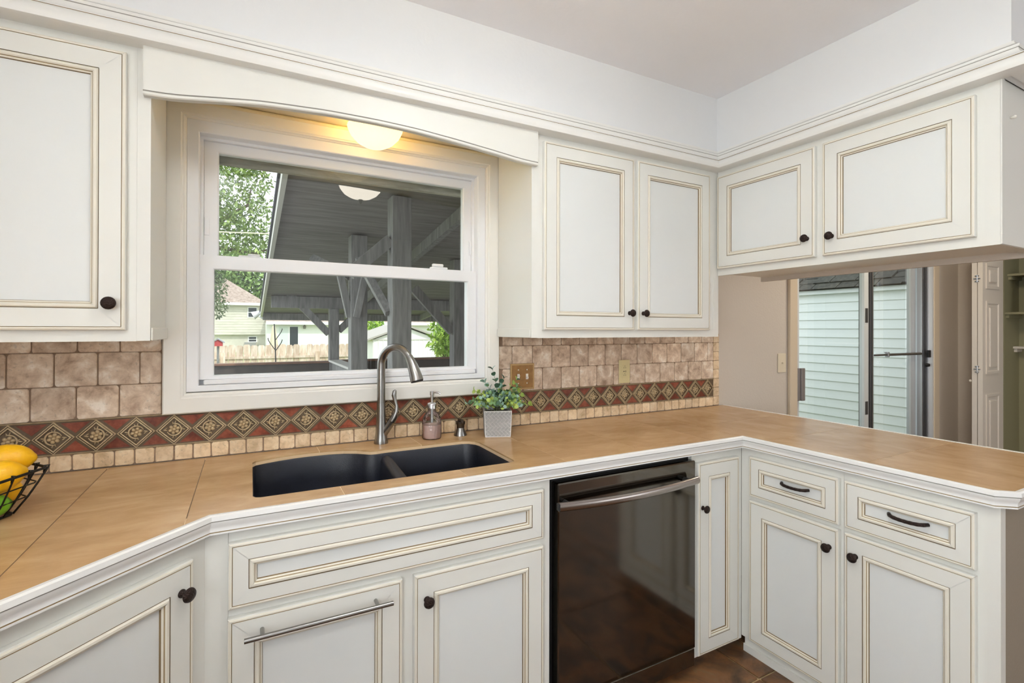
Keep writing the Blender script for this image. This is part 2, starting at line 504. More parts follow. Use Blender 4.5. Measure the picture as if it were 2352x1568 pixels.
# rear wall behind the camera, opening added for rear fill
bm = bmesh.new()
box(bm, -1.1, -1.0, -4.35, -4.2, 0, CEIL)
box(bm, -1.0, 1.6, -4.35, -4.2, 0, CEIL)
box(bm, 1.6, 3.1, -4.35, -4.2, 0, CEIL)
box(bm, 3.1, 4.9, -4.35, -4.2, 0, 0.75); box(bm, 3.1, 4.9, -4.35, -4.2, 2.25, CEIL)
box(bm, 4.9, 7.2, -4.35, -4.2, 0, CEIL)
obj('wall_rear', bm, WALLP, kind='structure')
# right wall of the breakfast room, open to the pantry
bm = bmesh.new()
box(bm, 5.6, 5.72, -0.222, 0.0105, 0, CEIL)
box(bm, 5.6, 5.72, -4.2, -1.25, 0, CEIL)
box(bm, 5.6, 5.72, -1.25, -0.222, 2.1, CEIL)
obj('wall_right', bm, BEIGE, kind='structure')
bm = bmesh.new()
box(bm, 5.72, 6.12, -0.26, -0.222, 0, 2.3)
box(bm, 6.03, 6.12, -1.3, -0.26, 0, 2.3)
box(bm, 5.72, 6.12, -1.34, -1.3, 0, 2.3)
box(bm, 5.72, 6.12, -1.34, -0.222, 2.3, 2.34)
obj('wall_pantry', bm, PANTRY, kind='structure')
obj('ceiling', newbox(-1.25, 7.2, -4.35, 0.15, CEIL, CEIL + 0.12), CEILP, kind='structure')
# soffit above the upper cabinets
SZ = 2.156
bm = bmesh.new()
plate_poly(bm, [(-1.1, 0.0105), (-1.1, -0.320), (2.08, -0.320), (2.08, -1.409), (2.44, -1.409), (2.44, 0.0105)], SZ + 0.022, CEIL)
box(bm, 2.081, 2.44, -1.4085, -1.3895, SZ - 0.003, SZ + 0.0219)
obj('wall_soffit', bm, WALLP, kind='structure')
# crown moulding under the soffit
cp = [(-0.002, 0.104), (0.006, 0.104), (0.007, 0.100), (0.009, 0.094), (0.013, 0.0895), (0.0165, 0.0885), (0.0170, 0.0868), (0.021, 0.0855), (0.0242, 0.082), (0.0242, 0.078), (0.0215, 0.0752), (0.0202, 0.0732), (0.0215, 0.067), (0.0255, 0.058), (0.032, 0.051), (0.0385, 0.0480), (0.0385, 0.0462), (0.0376, 0.0440), (0.044, 0.0415), (0.0515, 0.0345), (0.0560, 0.025), (0.0565, 0.014), (0.052, 0.004), (0.043, 0.0), (-0.002, 0.0)]
cm = [0] * (len(cp) - 1); cm[5] = 2; cm[10] = 2; cm[16] = 1
bm = bmesh.new()
sweep(bm, [(-1.098, -0.322), (2.078, -0.322), (2.078, -1.411), (2.44, -1.411)], [(o, z + SZ - 0.006) for o, z in cp], mis=cm)
obj('trim_1', bm, [CROWN, GLAZE2, LINE], smooth=0.6, kind='structure')

# ------------------------------------------------------------------ window
win = thing('window_1', loc=(0.38, 0.0, 1.074), kind='structure')
CX0, CX1, CZ0, CZ1 = -0.252, 1.010, 1.0745, 2.150
# casing boards, mitred; profile inwards: (inset, y)
cprof = [(0.0, 0.010), (0.0, -0.016), (0.004, -0.020), (0.050, -0.0215), (0.054, -0.0185), (0.058, -0.0185), (0.061, -0.013), (0.066, -0.010), (0.068, 0.010)]
for side in range(4):
    bm = bmesh.new(); A = []; B = []
    for d, y in cprof:
        dx, dz = d, d * 1.03
        if side == 0: a, b = (CX0 + dx, y, CZ0 + dz), (CX1 - dx, y, CZ0 + dz)
        elif side == 1: a, b = (CX1 - dx, y, CZ0 + dz), (CX1 - dx, y, CZ1 - dz * 0.9)
        elif side == 2: a, b = (CX1 - dx, y, CZ1 - dz * 0.9), (CX0 + dx, y, CZ1 - dz * 0.9)
        else: a, b = (CX0 + dx, y, CZ1 - dz * 0.9), (CX0 + dx, y, CZ0 + dz)
        A.append(bm.verts.new(a)); B.append(bm.verts.new(b))
    for i in range(len(cprof) - 1):
        bm.faces.new((A[i], B[i], B[i + 1], A[i + 1]))
    obj('casing_board', bm, CASEW, win, smooth=0.5)

def ring(bm, x0, x1, z0, z1, w, yf, yb, wt=None, wb=None, mi=0, ch=0.0):
    """rectangular frame of width w, front face at yf, back at yb; ch = inner chamfer"""
    wt = w if wt is None else wt; wb = w if wb is None else wb
    O = [(x0, z0), (x1, z0), (x1, z1), (x0, z1)]
    N = [(x0 + w, z0 + wb), (x1 - w, z0 + wb), (x1 - w, z1 - wt), (x0 + w, z1 - wt)]
    loops = [[bm.verts.new((p[0], yb, p[1])) for p in O], [bm.verts.new((p[0], yf, p[1])) for p in O]]
    if ch:
        N0 = [(x0 + w - ch, z0 + wb - ch), (x1 - w + ch, z0 + wb - ch), (x1 - w + ch, z1 - wt + ch), (x0 + w - ch, z1 - wt + ch)]
        loops.append([bm.verts.new((p[0], yf, p[1])) for p in N0])
        loops.append([bm.verts.new((p[0], yf + ch, p[1])) for p in N])
    else:
        loops.append([bm.verts.new((p[0], yf, p[1])) for p in N])
    loops.append([bm.verts.new((p[0], yb, p[1])) for p in N])
    loops.append(loops[0])
    for A, B in zip(loops[:-1], loops[1:]):
        for i in range(4):
            bm.faces.new((A[i], A[(i + 1) % 4], B[(i + 1) % 4], B[i])).material_index = mi
    return bm
bm = bmesh.new()
ring(bm, WX0 + 0.001, WX1 - 0.001, WZ0 + 0.001, WZ1 - 0.001, 0.036, -0.006, 0.13, wt=0.046, wb=0.020, ch=0.003)
ring(bm, WX0 + 0.037, WX1 - 0.037, WZ0 + 0.021, WZ1 - 0.047, 0.0095, 0.036, 0.125, wb=0.02)
obj('frame', bm, WINW, win)
us = obj('upper_sash', ring(bmesh.new(), -0.139, 0.906, 1.590, 2.038, 0.0455, 0.052, 0.082, wt=0.036, wb=0.030, ch=0.004), WINW, win)
obj('pane', newbox(-0.095, 0.862, 0.0645, 0.0685, 1.618, 2.004), GLASS, us)
bm = newbox(-0.138, -0.122, 0.049, 0.0525, 1.70, 1.765, bev=0.001); box(bm, -0.134, -0.126, 0.047, 0.0495, 1.706, 1.76)
obj('tilt_latch', bm, WINW, us)
bm = newbox(0.889, 0.905, 0.049, 0.0525, 1.70, 1.765, bev=0.001); box(bm, 0.893, 0.901, 0.047, 0.0495, 1.706, 1.76)
obj('tilt_latch', bm, WINW, us)
ls = obj('lower_sash', ring(bmesh.new(), -0.149, 0.911, 1.186, 1.625, 0.044, 0.012, 0.044, wt=0.049, wb=0.013, ch=0.003), WINW, win)
obj('pane', newbox(-0.106, 0.868, 0.0255, 0.0295, 1.198, 1.577), GLASS, ls)
bm = newbox(0.700, 0.775, 0.018, 0.046, 1.6255, 1.635, bev=0.003)
box(bm, 0.705, 0.755, 0.016, 0.030, 1.635, 1.648, bev=0.003)
obj('sash_lock', bm, WINW, ls)
bm = newbox(-0.030, 0.045, 0.018, 0.046, 1.6255, 1.632, bev=0.003); box(bm, 0.0, 0.04, 0.016, 0.030, 1.632, 1.639, bev=0.003)
obj('sash_lock', bm, WINW, ls)
obj('sill_lip', newbox(-0.135, 0.90, -0.002, 0.04, 1.168, 1.1855, bev=0.003), WINW, win)
# ceiling of the alcove above the window, with its small yellowish bead
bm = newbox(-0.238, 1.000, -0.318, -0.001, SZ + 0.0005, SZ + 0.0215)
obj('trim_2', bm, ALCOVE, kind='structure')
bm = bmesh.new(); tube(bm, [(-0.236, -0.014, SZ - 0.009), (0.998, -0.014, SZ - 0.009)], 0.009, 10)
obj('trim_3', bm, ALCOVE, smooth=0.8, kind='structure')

# ------------------------------------------------------------------ cabinets
def cabinet(name, label, FR, base, **kw):
    t = bpy.data.objects.new(name, None); t.empty_display_size = 0.05
    place(t, None, FR @ Matrix.Translation(base))
    return tag(t, label, 'cabinet', **kw)
FB = I4
FP = Matrix.Rotation(-PI / 2, 4, 'Z')                                   # faces -x : local (x, y) = (-Y, X)
FD = Matrix.Translation((-0.075, -0.648, 0)) @ Matrix.Rotation(PI / 4, 4, 'Z')   # 45 degree corner
UG = 'white glazed upper cabinets'
UB, UT = 1.3295, 2.1560
# --- upper cabinet left of the window
c = cabinet('upper_cabinet', 'tall white glazed wall cabinet left of the window', FB, (-0.66, -0.16, UB), group=UG)
obj('body', newbox(-1.095, -0.274, -0.302, -0.001, UB + 0.012, UT), PAINT, c)
obj('face_frame', newbox(-1.095, -0.274, -0.320, -0.3025, UB, UT), PAINT, c)
bm = newbox(-0.2735, -0.2425, -0.322, -0.023, UB + 0.001, UT)
box(bm, -0.2425, -0.2365, -0.318, -0.024, UB + 0.001, UB + 0.038, bev=0.002)
obj('end_panel', bm, PAINT, c)
d = raised_front(c, 'door', FB, -0.790, -0.296, 1.360, 2.124, -0.3204)
knob(d, FB, -0.3285, -0.339, 1.433, 1.05)
# --- upper cabinet right of the window
c = cabinet('upper_cabinet', 'tall two-door white glazed wall cabinet right of the window', FB, (1.55, -0.16, UB), group=UG)
obj('body', newbox(1.030, 2.088, -0.302, -0.001, UB + 0.012, UT), PAINT, c)
obj('face_frame', newbox(1.0305, 2.0885, -0.320, -0.3025, UB, UT), PAINT, c)
bm = newbox(1.0015, 1.030, -0.322, -0.023, UB + 0.001, UT)
box(bm, 0.9955, 1.0015, -0.318, -0.024, UB + 0.001, UB + 0.038, bev=0.002)
obj('end_panel', bm, PAINT, c)
obj('filler_strip', newbox(2.048, 2.0745, -0.3235, -0.3205, UB + 0.036, 1.625), PAINT, c)
d = raised_front(c, 'door', FB, 1.051, 1.523, 1.362, 2.1235, -0.3204); knob(d, FB, 1.494, -0.339, 1.437)
d = raised_front(c, 'door', FB, 1.543, 2.0095, 1.362, 2.1235, -0.3204); knob(d, FB, 1.574, -0.339, 1.437)
# --- short wing cabinet over the peninsula (faces -x)
WB = 1.634
c = cabinet('upper_cabinet', 'short wide white glazed cabinet hanging over the peninsula', FP, (0.85, 2.24, WB), group=UG)
obj('body', newbox(0.3245, 1.346, 2.0985, 2.412, WB + 0.010, UT), PAINT, c, FP)
obj('face_frame', newbox(0.3245, 1.346, 2.080, 2.098, WB, UT), PAINT, c, FP)
bm = newbox(1.3465, 1.384, 2.078, 2.412, WB, UT)
obj('end_panel', bm, PAINT, c, FP)
bm = newbox(1.3845, 1.3885, 2.078, 2.412, WB + 0.001, WB + 0.030); box(bm, 1.3845, 1.3885, 2.078, 2.098, WB + 0.0305, UT)
obj('end_trim', bm, PAINT, c, FP)
bm = bmesh.new(); lathe(bm, [(0, 0), (0.004, 0), (0.003, 0.006), (0.006, 0.009), (0.004, 0.014), (0, 0.015)], 10, Matrix.Translation((1.3845, 2.155, 2.045)) @ Matrix.Rotation(PI / 2, 4, 'Y'))
obj('hook_pin', bm, IVORYW, c, FP, smooth=True)
obj('light_rail', newbox(0.3245, 1.384, 2.412, 2.430, WB - 0.014, UT), BEIGE, c, FP)
d = raised_front(c, 'door', FP, 0.333, 0.8165, 1.6655, 2.1235, 2.0796); knob(d, FP, 0.785, 2.061, 1.745)
d = raised_front(c, 'door', FP, 0.8465, 1.3275, 1.6655, 2.1235, 2.0796); knob(d, FP, 0.884, 2.061, 1.740)

# --- arched valance over the window
def arch(x):
    pts = [(-0.258, 2.014), (-0.19, 2.0155), (-0.107, 2.028), (0.035, 2.047), (0.223, 2.058), (0.38, 2.0595), (0.52, 2.056), (0.68, 2.044), (0.83, 2.030), (0.945, 2.017), (1.018, 2.0155)]
    for (a, za), (b, zb) in zip(pts[:-1], pts[1:]):
        if a <= x <= b:
            t = (x - a) / (b - a)
            return za + (zb - za) * t
    return pts[0][1] if x < pts[0][0] else pts[-1][1]
N = 48
xs = [-0.258 + (1.276) * i / N for i in range(N + 1)]
zs = [arch(x) for x in xs]
for _ in range(2): zs = [zs[0]] + [(zs[i - 1] + 2 * zs[i] + zs[i + 1]) / 4 for i in range(1, N)] + [zs[-1]]
bm = bmesh.new()
rows = []
vprof = [(-0.3225, 'top'), (-0.345, 'top'), (-0.345, 0.0135), (-0.3435, 0.0115), (-0.345, 0.0095), (-0.345, 0.003), (-0.342, 0.0), (-0.3225, 0.0)]
for x, z in zip(xs, zs):
    rows.append([bm.verts.new((x, y, UT - 0.004 if h == 'top' else z + h)) for y, h in vprof])
for A, B in zip(rows[:-1], rows[1:]):
    for k in range(len(vprof)):
        f = bm.faces.new((A[k], B[k], B[(k + 1) % len(vprof)], A[(k + 1) % len(vprof)]))
        if k in (2, 3): f.material_index = 1
bm.faces.new(rows[0]); bm.faces.new(list(reversed(rows[-1])))
obj('window_valance', bm, [PAINT, LINE], label='arched white wooden valance board above the window', cat='valance')

# --- base cabinets
BG = 'white glazed base cabinets'
BT = 0.866
YF = -0.616
# diagonal corner cabinet
c = cabinet('base_cabinet', 'angled corner base cabinet at the lower left under the fruit basket', FD, (-0.27, 0.30, 0), group=BG)
obj('face_frame', newbox(-0.505, 0.0102, 0.032, 0.050, 0.10, BT), PAINT, c, FD)
obj('body', newbox(-0.46, -0.06, 0.0505, 0.43, 0.10, BT), PAINT, c, FD)
obj('toe_kick', newbox(-0.47, -0.05, 0.10, 0.115, 0.0, 0.0995), PAINT, c, FD)
d = raised_front(c, 'door', FD, -0.455, -0.034, 0.12, 0.8265, 0.0316); knob(d, FD, -0.0655, 0.013, 0.762)
# sink base
c = cabinet('base_cabinet', 'sink base cabinet with a steel bar pull on its left door', FB, (0.40, -0.3, 0), group=BG)
obj('corner_stile', newbox(-0.0903, -0.0405, -0.618, -0.60, 0.10, BT), PAINT, c)
obj('face_frame', newbox(-0.040, 0.9015, YF, -0.598, 0.10, BT), PAINT, c)
bm = newbox(-0.040, -0.022, -0.5975, -0.02, 0.10, 0.66); box(bm, 0.8835, 0.9015, -0.5975, -0.02, 0.10, BT); box(bm, -0.0215, 0.883, -0.5975, -0.02, 0.10, 0.118)
obj('body', bm, PAINT, c)
obj('toe_kick', newbox(-0.05, 0.90, -0.56, -0.545, 0.0, 0.0995), PAINT, c)
raised_front(c, 'false_drawer', FB, -0.0405, 0.8695, 0.6715, 0.8355, YF - 0.0004, flat=0.034)
d = raised_front(c, 'door', FB, -0.0415, 0.395, 0.11, 0.6490, YF - 0.0004)
bm = bmesh.new(); tube(bm, [(-0.005, -0.672, 0.6085), (0.358, -0.672, 0.6085)], 0.0062, 16)
for x in (0.035, 0.318): tube(bm, [(x, -0.6345, 0.6085), (x, -0.671, 0.6085)], 0.0052, 12)
obj('bar_pull', bm, STEEL, d, smooth=0.8, label='brushed steel bar pull')
d = raised_front(c, 'door', FB, 0.429, 0.8695, 0.11, 0.6490, YF - 0.0004); knob(d, FB, 0.4665, -0.6345, 0.5735)
# narrow cabinet right of the dishwasher
c = cabinet('base_cabinet', 'narrow one-door base cabinet right of the dishwasher', FB, (1.71, -0.3, 0), group=BG)
obj('face_frame', newbox(1.5735, 1.8735, YF, -0.598, 0.045, BT), PAINT, c)
obj('body', newbox(1.5735, 1.868, -0.5975, -0.02, 0.045, BT), PAINT, c)
obj('toe_kick', newbox(1.58, 1.93, -0.56, -0.545, 0.0, 0.0445), PAINT, c)
d = raised_front(c, 'door', FB, 1.593, 1.837, 0.058, 0.830, YF - 0.0004, flat=0.048); knob(d, FB, 1.616, -0.6345, 0.649, 0.95)

# peninsula units (face -x); local x = -Y
XF = 1.8754
def pen_unit(label, x0, x1, dx0, dx1, kx, last):
    c = cabinet('base_cabinet', label, FP, ((x0 + x1) / 2, 2.18, 0), group=BG)
    obj('face_frame', newbox(x0, x1, XF, XF + 0.018, 0.058, BT), PAINT, c, FP)
    obj('body', newbox(x0 + 0.001, x1 - 0.001, XF + 0.0185, 2.42, 0.058, BT), PAINT, c, FP)
    bm = newbox(x0 + 0.012, x1, XF + 0.006, XF + 0.022, 0.0, 0.0575)
    box(bm, x0 + 0.012, x1, XF - 0.004, XF + 0.0055, 0.0, 0.030)
    obj('toe_kick', bm, PAINT, c, FP)
    dr = raised_front(c, 'drawer', FP, dx0, dx1, 0.6695, 0.8355, XF - 0.0004, flat=0.034)
    # arched hammered pull
    mx = (dx0 + dx1) / 2 + (0.016 if not last else 0.011)
    bm = bmesh.new(); P = []
    for i in range(15):
        t = i / 14 * 2 - 1
        P.append((mx + 0.054 * t, XF - 0.012 - 0.022 * (1 - t ** 4) ** 0.7, 0.762 - 0.004 * (1 - t * t)))
    tube(bm, P, [0.0058 + 0.0006 * (i % 2) for i in range(15)], 8)
    obj('drawer_pull', bm, BRONZE, dr, FP, smooth=True, label='dark hammered arched pull')
    d = raised_front(c, 'door', FP, dx0, dx1, 0.066, 0.6525, XF - 0.0004)
    knob(d, FP, kx, XF - 0.019, 0.582)
    return c
pen_unit('peninsula base cabinet with drawer next to the inner corner', 0.6165, 1.0312, 0.664, 1.022, 0.990, False)
c = pen_unit('peninsula base cabinet with drawer at the open end', 1.0318, 1.4205, 1.041, 1.3985, 1.078, True)
obj('corner_post', newbox(1.4208, 1.449, XF - 0.002, XF + 0.03, 0.0, BT), PAINT, c, FP)
obj('end_panel', newbox(1.4208, 1.447, XF + 0.0305, 2.50, 0.0, BT), TAUPE, c, FP, label='taupe painted end panel')
obj('back_panel', newbox(0.02, 1.4205, 2.43, 2.499, 0.0, BT), TAUPE, c, FP)

# --- dishwasher
t = thing('dishwasher', 'black stainless dishwasher with curved bar handle under the counter', 'dishwasher', (1.245, -0.35, 0))
obj('tub', newbox(0.912, 1.572, -0.575, -0.03, 0.03, 0.862), BLACKP, t)
bm = bmesh.new()
box(bm, 0.9215, 1.5705, -0.640, -0.590, 0.105, 0.846, bev=0.004)
obj('door_panel', bm, DWASH, t)
obj('edge_gasket', newbox(0.914, 1.5715, -0.600, -0.576, 0.10, 0.855), BLACKP, t)
obj('lower_panel', newbox(0.9215, 1.5705, -0.6365, -0.600, 0.032, 0.1045, bev=0.003), DWASH, t)
obj('kick_plate', newbox(0.93, 1.56, -0.56, -0.5755, 0.0, 0.0295), BLACKP, t)
bm = bmesh.new(); P = []; 
for i in range(25):
    u = i / 24 * 2 - 1
    P.append((1.2245 + 0.3215 * u, -0.668 - 0.026 * (1 - u * u), 0.782 - 0.006 * (1 - u * u)))
tube(bm, P, 0.0150, 16)
bmesh.ops.scale(bm, vec=(1, 0.7, 1), verts=bm.verts, space=Matrix.Translation((0, 0.68, 0)))
h = obj('handle', bm, DWH, t, smooth=0.8, label='curved polished bar handle')
bm = newbox(0.899, 0.9035, -0.682, -0.662, 0.770, 0.795, bev=0.002)
for x in (0.945, 1.505): tube(bm, [(x, -0.641, 0.782), (x, -0.668, 0.782)], 0.010, 10)
obj('handle_mount', bm, BLACKP, h)

# ------------------------------------------------------------------ counter top
sink_out = [(0.014, -0.528), (0.020, -0.541), (0.032, -0.547), (0.790, -0.548), (0.805, -0.542), (0.813, -0.526), (0.819, -0.225), (0.813, -0.195), (0.797, -0.172), (0.772, -0.160),
            (0.455, -0.161), (0.428, -0.166), (0.404, -0.163), (0.385, -0.146), (0.362, -0.124), (0.318, -0.101), (0.266, -0.089), (0.206, -0.086), (0.150, -0.090), (0.098, -0.102), (0.050, -0.119), (0.026, -0.131), (0.016, -0.150)]
TZ = 0.914
outer = [(-1.095, -0.0015), (2.512, -0.0015), (2.512, -1.472), (1.896, -1.472), (1.858, -1.438), (1.858, -0.634), (-0.0805, -0.634), (-0.446, -1.0), (-0.446, -2.4), (-1.095, -2.4)]
def inside(p, poly):
    x, y = p; r = False
    for i in range(len(poly)):
        (x1, y1), (x2, y2) = poly[i - 1], poly[i]
        if (y1 > y) != (y2 > y) and x < (x2 - x1) * (y - y1) / (y2 - y1) + x1: r = not r
    return r
xj = [-0.757, -0.396, -0.127, 0.2355, 0.600, 0.966, 1.312, 1.681, 1.853]
yj = [-0.381, -0.744, -1.107]
J = 0.0011
def build_counter():
    verts = []; edges = []
    def loop(poly):
        s = len(verts)
        for p in poly: verts.append(Vector(p))
        for i in range(len(poly)): edges.append((s + i, s + (i + 1) % len(poly)))
    loop(outer); loop(sink_out)
    def seg(a, b):
        verts.append(Vector(a)); verts.append(Vector(b)); edges.append((len(verts) - 2, len(verts) - 1))
    for x in xj:
        for s in (-J, J): seg((x + s, 0.02), (x + s, -2.5))
    for y in yj:
        for s in (-J, J): seg((1.853 + J, y + s), (2.6, y + s))
    v, e, f, *_ = delaunay_2d_cdt(verts, edges, [], 0, 1e-6)
    cells = {}
    for tri in f:
        P = [v[i] for i in tri]
        c = (P[0] + P[1] + P[2]) / 3
        if not inside(c, outer) or inside(c, sink_out): continue
        if any(abs(c.x - x) < J for x in xj) or (c.x > 1.853 and any(abs(c.y - y) < J for y in yj)):
            cells.setdefault('bed', []).append(tri); continue
        ix = sum(c.x > x for x in xj)
        iy = sum(c.y < y for y in yj) if c.x > 1.853 else 0
        cells.setdefault((ix, iy), []).append(tri)
    return v, cells
def cell_mesh(v, tris, z0, z1, cham=0.0):
    bm = bmesh.new(); mp = {}
    def V(i, z):
        k = (i, z)
        if k not in mp: mp[k] = bm.verts.new((v[i].x, v[i].y, z))
        return mp[k]
    cnt = {}
    for t in tris:
        a = (v[t[1]] - v[t[0]]).cross(v[t[2]] - v[t[0]])
        t = list(t) if a > 0 else list(reversed(t))
        bm.faces.new([V(i, z1) for i in t]); bm.faces.new([V(i, z0) for i in reversed(t)])
        for i in range(3):
            e = (t[i], t[(i + 1) % 3]); cnt[e] = cnt.get(e, 0) + 1
    for (a, b) in list(cnt):
        if (b, a) not in cnt: bm.faces.new((V(a, z0), V(b, z0), V(b, z1), V(a, z1)))
    bmesh.ops.dissolve_limit(bm, angle_limit=0.01, verts=bm.verts, edges=bm.edges)
    return bm
ct = thing('countertop', 'tan tiled L-shaped countertop with white moulded edge', 'countertop', (0.9, -0.3, 0.866))
v, cells = build_counter()
allt = [t for k, ts in cells.items() for t in ts]
obj('tile_bed', cell_mesh(v, allt, 0.8985, 0.9085), CGROUT, ct)
for k, ts in cells.items():
    if k == 'bed': continue
    left = [tuple(t_) for t_ in ts]
    while left:                                  # separate pieces (in front of / behind the sink) are separate tiles
        comp = [left.pop()]; vset = set(comp[0]); grew = True
        while grew:
            grew = False
            for t_ in list(left):
                if vset & set(t_): comp.append(t_); vset |= set(t_); left.remove(t_); grew = True
        obj('counter_tile', cell_mesh(v, comp, 0.9086, TZ), CTILEP if k[0] == 9 else CTILE, ct)
obj('joint_filler', cell_mesh(v, cells['bed'], 0.9086, 0.9134), CGROUT, ct, kind='stuff')
# dark open joints left of the sink
for x, ya, yb in ((-0.127, -0.03, -0.630), (-0.396, -0.02, -0.94)):
    obj('dark_joint', newbox(x - 0.0009, x + 0.0009, yb, ya, 0.9087, 0.9137), CGROUTD, ct)
# white moulded front edge
tp = [(-0.0005, 0.872), (-0.0005, TZ + 0.0012), (0.010, TZ + 0.0022), (0.0145, TZ - 0.001), (0.0155, TZ - 0.012), (0.0138, TZ - 0.0128), (0.0138, TZ - 0.0142), (0.0125, TZ - 0.0150), (0.0120, TZ - 0.021), (0.0075, TZ - 0.028), (0.0055, TZ - 0.036), (0.0065, TZ - 0.0405), (0.0045, TZ - 0.0412), (0.0045, TZ - 0.0424), (0.0065, TZ - 0.043), (0.0065, TZ - 0.0475), (-0.0005, TZ - 0.0475)]
tmm = [0] * (len(tp) - 1); tmm[4] = 1; tmm[5] = 1; tmm[6] = 1; tmm[11] = 2; tmm[12] = 2; tmm[13] = 2
bm = bmesh.new()
sweep(bm, [(-0.446, -2.4), (-0.446, -1.0), (-0.0805, -0.634), (1.858, -0.634), (1.858, -1.438), (1.896, -1.472), (2.512, -1.472), (2.512, -0.002)], tp, mis=tmm)
obj('edge_trim', bm, [TRIMW, LINE, GLAZE], ct, smooth=0.5)

# --- undermount double sink
t = thing('kitchen_sink', 'black composite double-bowl undermount sink', 'sink', (0.42, -0.33, 0.68))
bm = bmesh.new()
cx, cy = 0.415, -0.33
def off(poly, d):
    out = []
    n = len(poly)
    for i in range(n):
        a, b, c_ = Vector(poly[i - 1]), Vector(poly[i]), Vector(poly[(i + 1) % n])
        t1 = (b - a).normalized(); t2 = (c_ - b).normalized()
        m = Vector((-t1.y, t1.x)) + Vector((-t2.y, t2.x))
        m = m.normalized() / max(0.4, m.normalized().dot(Vector((-t1.y, t1.x))))
        out.append((b.x + m.x * d, b.y + m.y * d))
    return out
so = sink_out   # counter-clockwise
levels = [(-0.022, 0.888), (-0.022, 0.8980), (-0.001, 0.8980), (0.002, 0.893), (0.006, 0.81), (0.011, 0.72), (0.020, 0.698), (0.036, 0.690)]
loops = [[bm.verts.new((p[0], p[1], z)) for p in off(so, d)] for d, z in levels]
n = len(so)
for A, B in zip(loops[:-1], loops[1:]):
    for i in range(n): bm.faces.new((A[i], A[(i + 1) % n], B[(i + 1) % n], B[i]))
bm.faces.new(loops[-1])
obj('basin', bm, SINKM, t, smooth=0.7)
bm = bmesh.new()
dv = [(-0.030, 0.692), (-0.022, 0.80), (-0.020, 0.872), (-0.015, 0.885), (0, 0.890), (0.015, 0.885), (0.020, 0.872), (0.022, 0.80), (0.030, 0.692)]
A = [bm.verts.new((0.438 + x, -0.540, z)) for x, z in dv]; B = [bm.verts.new((0.462 + x, -0.168, z)) for x, z in dv]
for i in range(len(dv) - 1): bm.faces.new((A[i], A[i + 1], B[i + 1], B[i]))
bm.faces.new(A); bm.faces.new(list(reversed(B)))
obj('divider', bm, SINKM, t, smooth=0.9)
for x in (0.22, 0.63):
    bm = bmesh.new(); lathe(bm, [(0, 0.6925), (0.03, 0.6925), (0.040, 0.694), (0.044, 0.6915), (0.044, 0.6905)], 24, Matrix.Translation((x, -0.33, 0)))
    obj('drain', bm, STEEL, t, smooth=0.8)

# ------------------------------------------------------------------ tiled backsplash
bs = thing('tile_backsplash', 'tumbled travertine tile backsplash with a relief diamond border', 'backsplash', (0.9, 0.004, 0.915))
bm = bmesh.new()
box(bm, -1.09, 2.487, 0.0045, 0.0108, 0.9145, 1.0735)
box(bm, -1.09, -0.2535, 0.0045, 0.0108, 1.0735, 1.340)
box(bm, 1.0115, 2.487, 0.0045, 0.0108, 1.0735, 1.340)
obj('grout_bed', bm, GROUT, bs)
def stone(w, h, r, wob, seed):
    rg = random.Random(seed)
    P = []
    for cxs, czs, a0 in ((1, -1, -90), (1, 1, 0), (-1, 1, 90), (-1, -1, 180)):
        rr = r * rg.uniform(0.6, 1.5)
        for k in range(4):
            a = math.radians(a0 + 30 * k)
            P.append((cxs * (w / 2 - rr) + rr * math.cos(a) + rg.uniform(-wob, wob), czs * (h / 2 - rr) + rr * math.sin(a) + rg.uniform(-wob, wob)))
    bm = bmesh.new()
    front_poly(bm, P, -0.0010, 0.0085, bev=0.0018)
    return bm
TV = {}
def tile(x0, x1, z0, z1, mat, r=0.007, name='travertine_tile'):
    gap = 0.0034
    w, h = round(x1 - x0 - gap, 4), round(z1 - z0 - gap * 0.6, 4)
    key = (w, h, random.randrange(5), mat.name)
    if key not in TV:
        TV[key] = mesh_of(stone(w, h, min(r, w * 0.18), 0.0006, hash(key[:3]) & 0xffff), mat, 'tile_mesh')
    inst(name, TV[key], bs, Matrix.Translation(((x0 + x1) / 2, 0.0019 + random.uniform(-0.0006, 0.0006), (z0 + z1) / 2)))
def row(xs, z0, z1):
    for a, b in zip(xs[:-1], xs[1:]): tile(a, b, z0, z1, TRAV)
P4 = 0.1085
row([-0.861, -0.752, -0.643, -0.533, -0.4255, -0.316, -0.2545], 1.1805, 1.2875)
row([-0.806, -0.698, -0.589, -0.479, -0.370, -0.2545], 1.0755, 1.1805)
row([-0.806, -0.698, -0.586, -0.477, -0.368, -0.2545], 1.2875, 1.3395)
row([1.0125, 1.087, 1.197, 1.306, 1.414, 1.523, 1.631, 1.7385, 1.847, 1.955, 2.0635, 2.172, 2.2805, 2.389, 2.437], 1.1805, 1.2875)
r3 = [1.0125, 1.0355] + [1.144 + P4 * k for k in range(12)] + [2.437]
row(r3[1:], 1.0755, 1.1805)
row(r3[1:], 1.2875, 1.3395)
for k in range(8):   # end column of small tiles
    z = 0.9165 + 0.0530 * k
    tile(2.437, 2.487, z, z + 0.0530, TRAVS, 0.004, 'small_travertine_tile')
x = -0.7035
while x < 2.42:      # small tiles on the counter
    w = 0.0539 + random.uniform(-0.0012, 0.0012)
    x1 = min(x + w, 2.437)
    if 2.437 - x1 < 0.02: x1 = 2.437
    tile(x, x1, 0.9150, 0.9675, TRAVS, 0.006, 'small_travertine_tile')
    x = x1
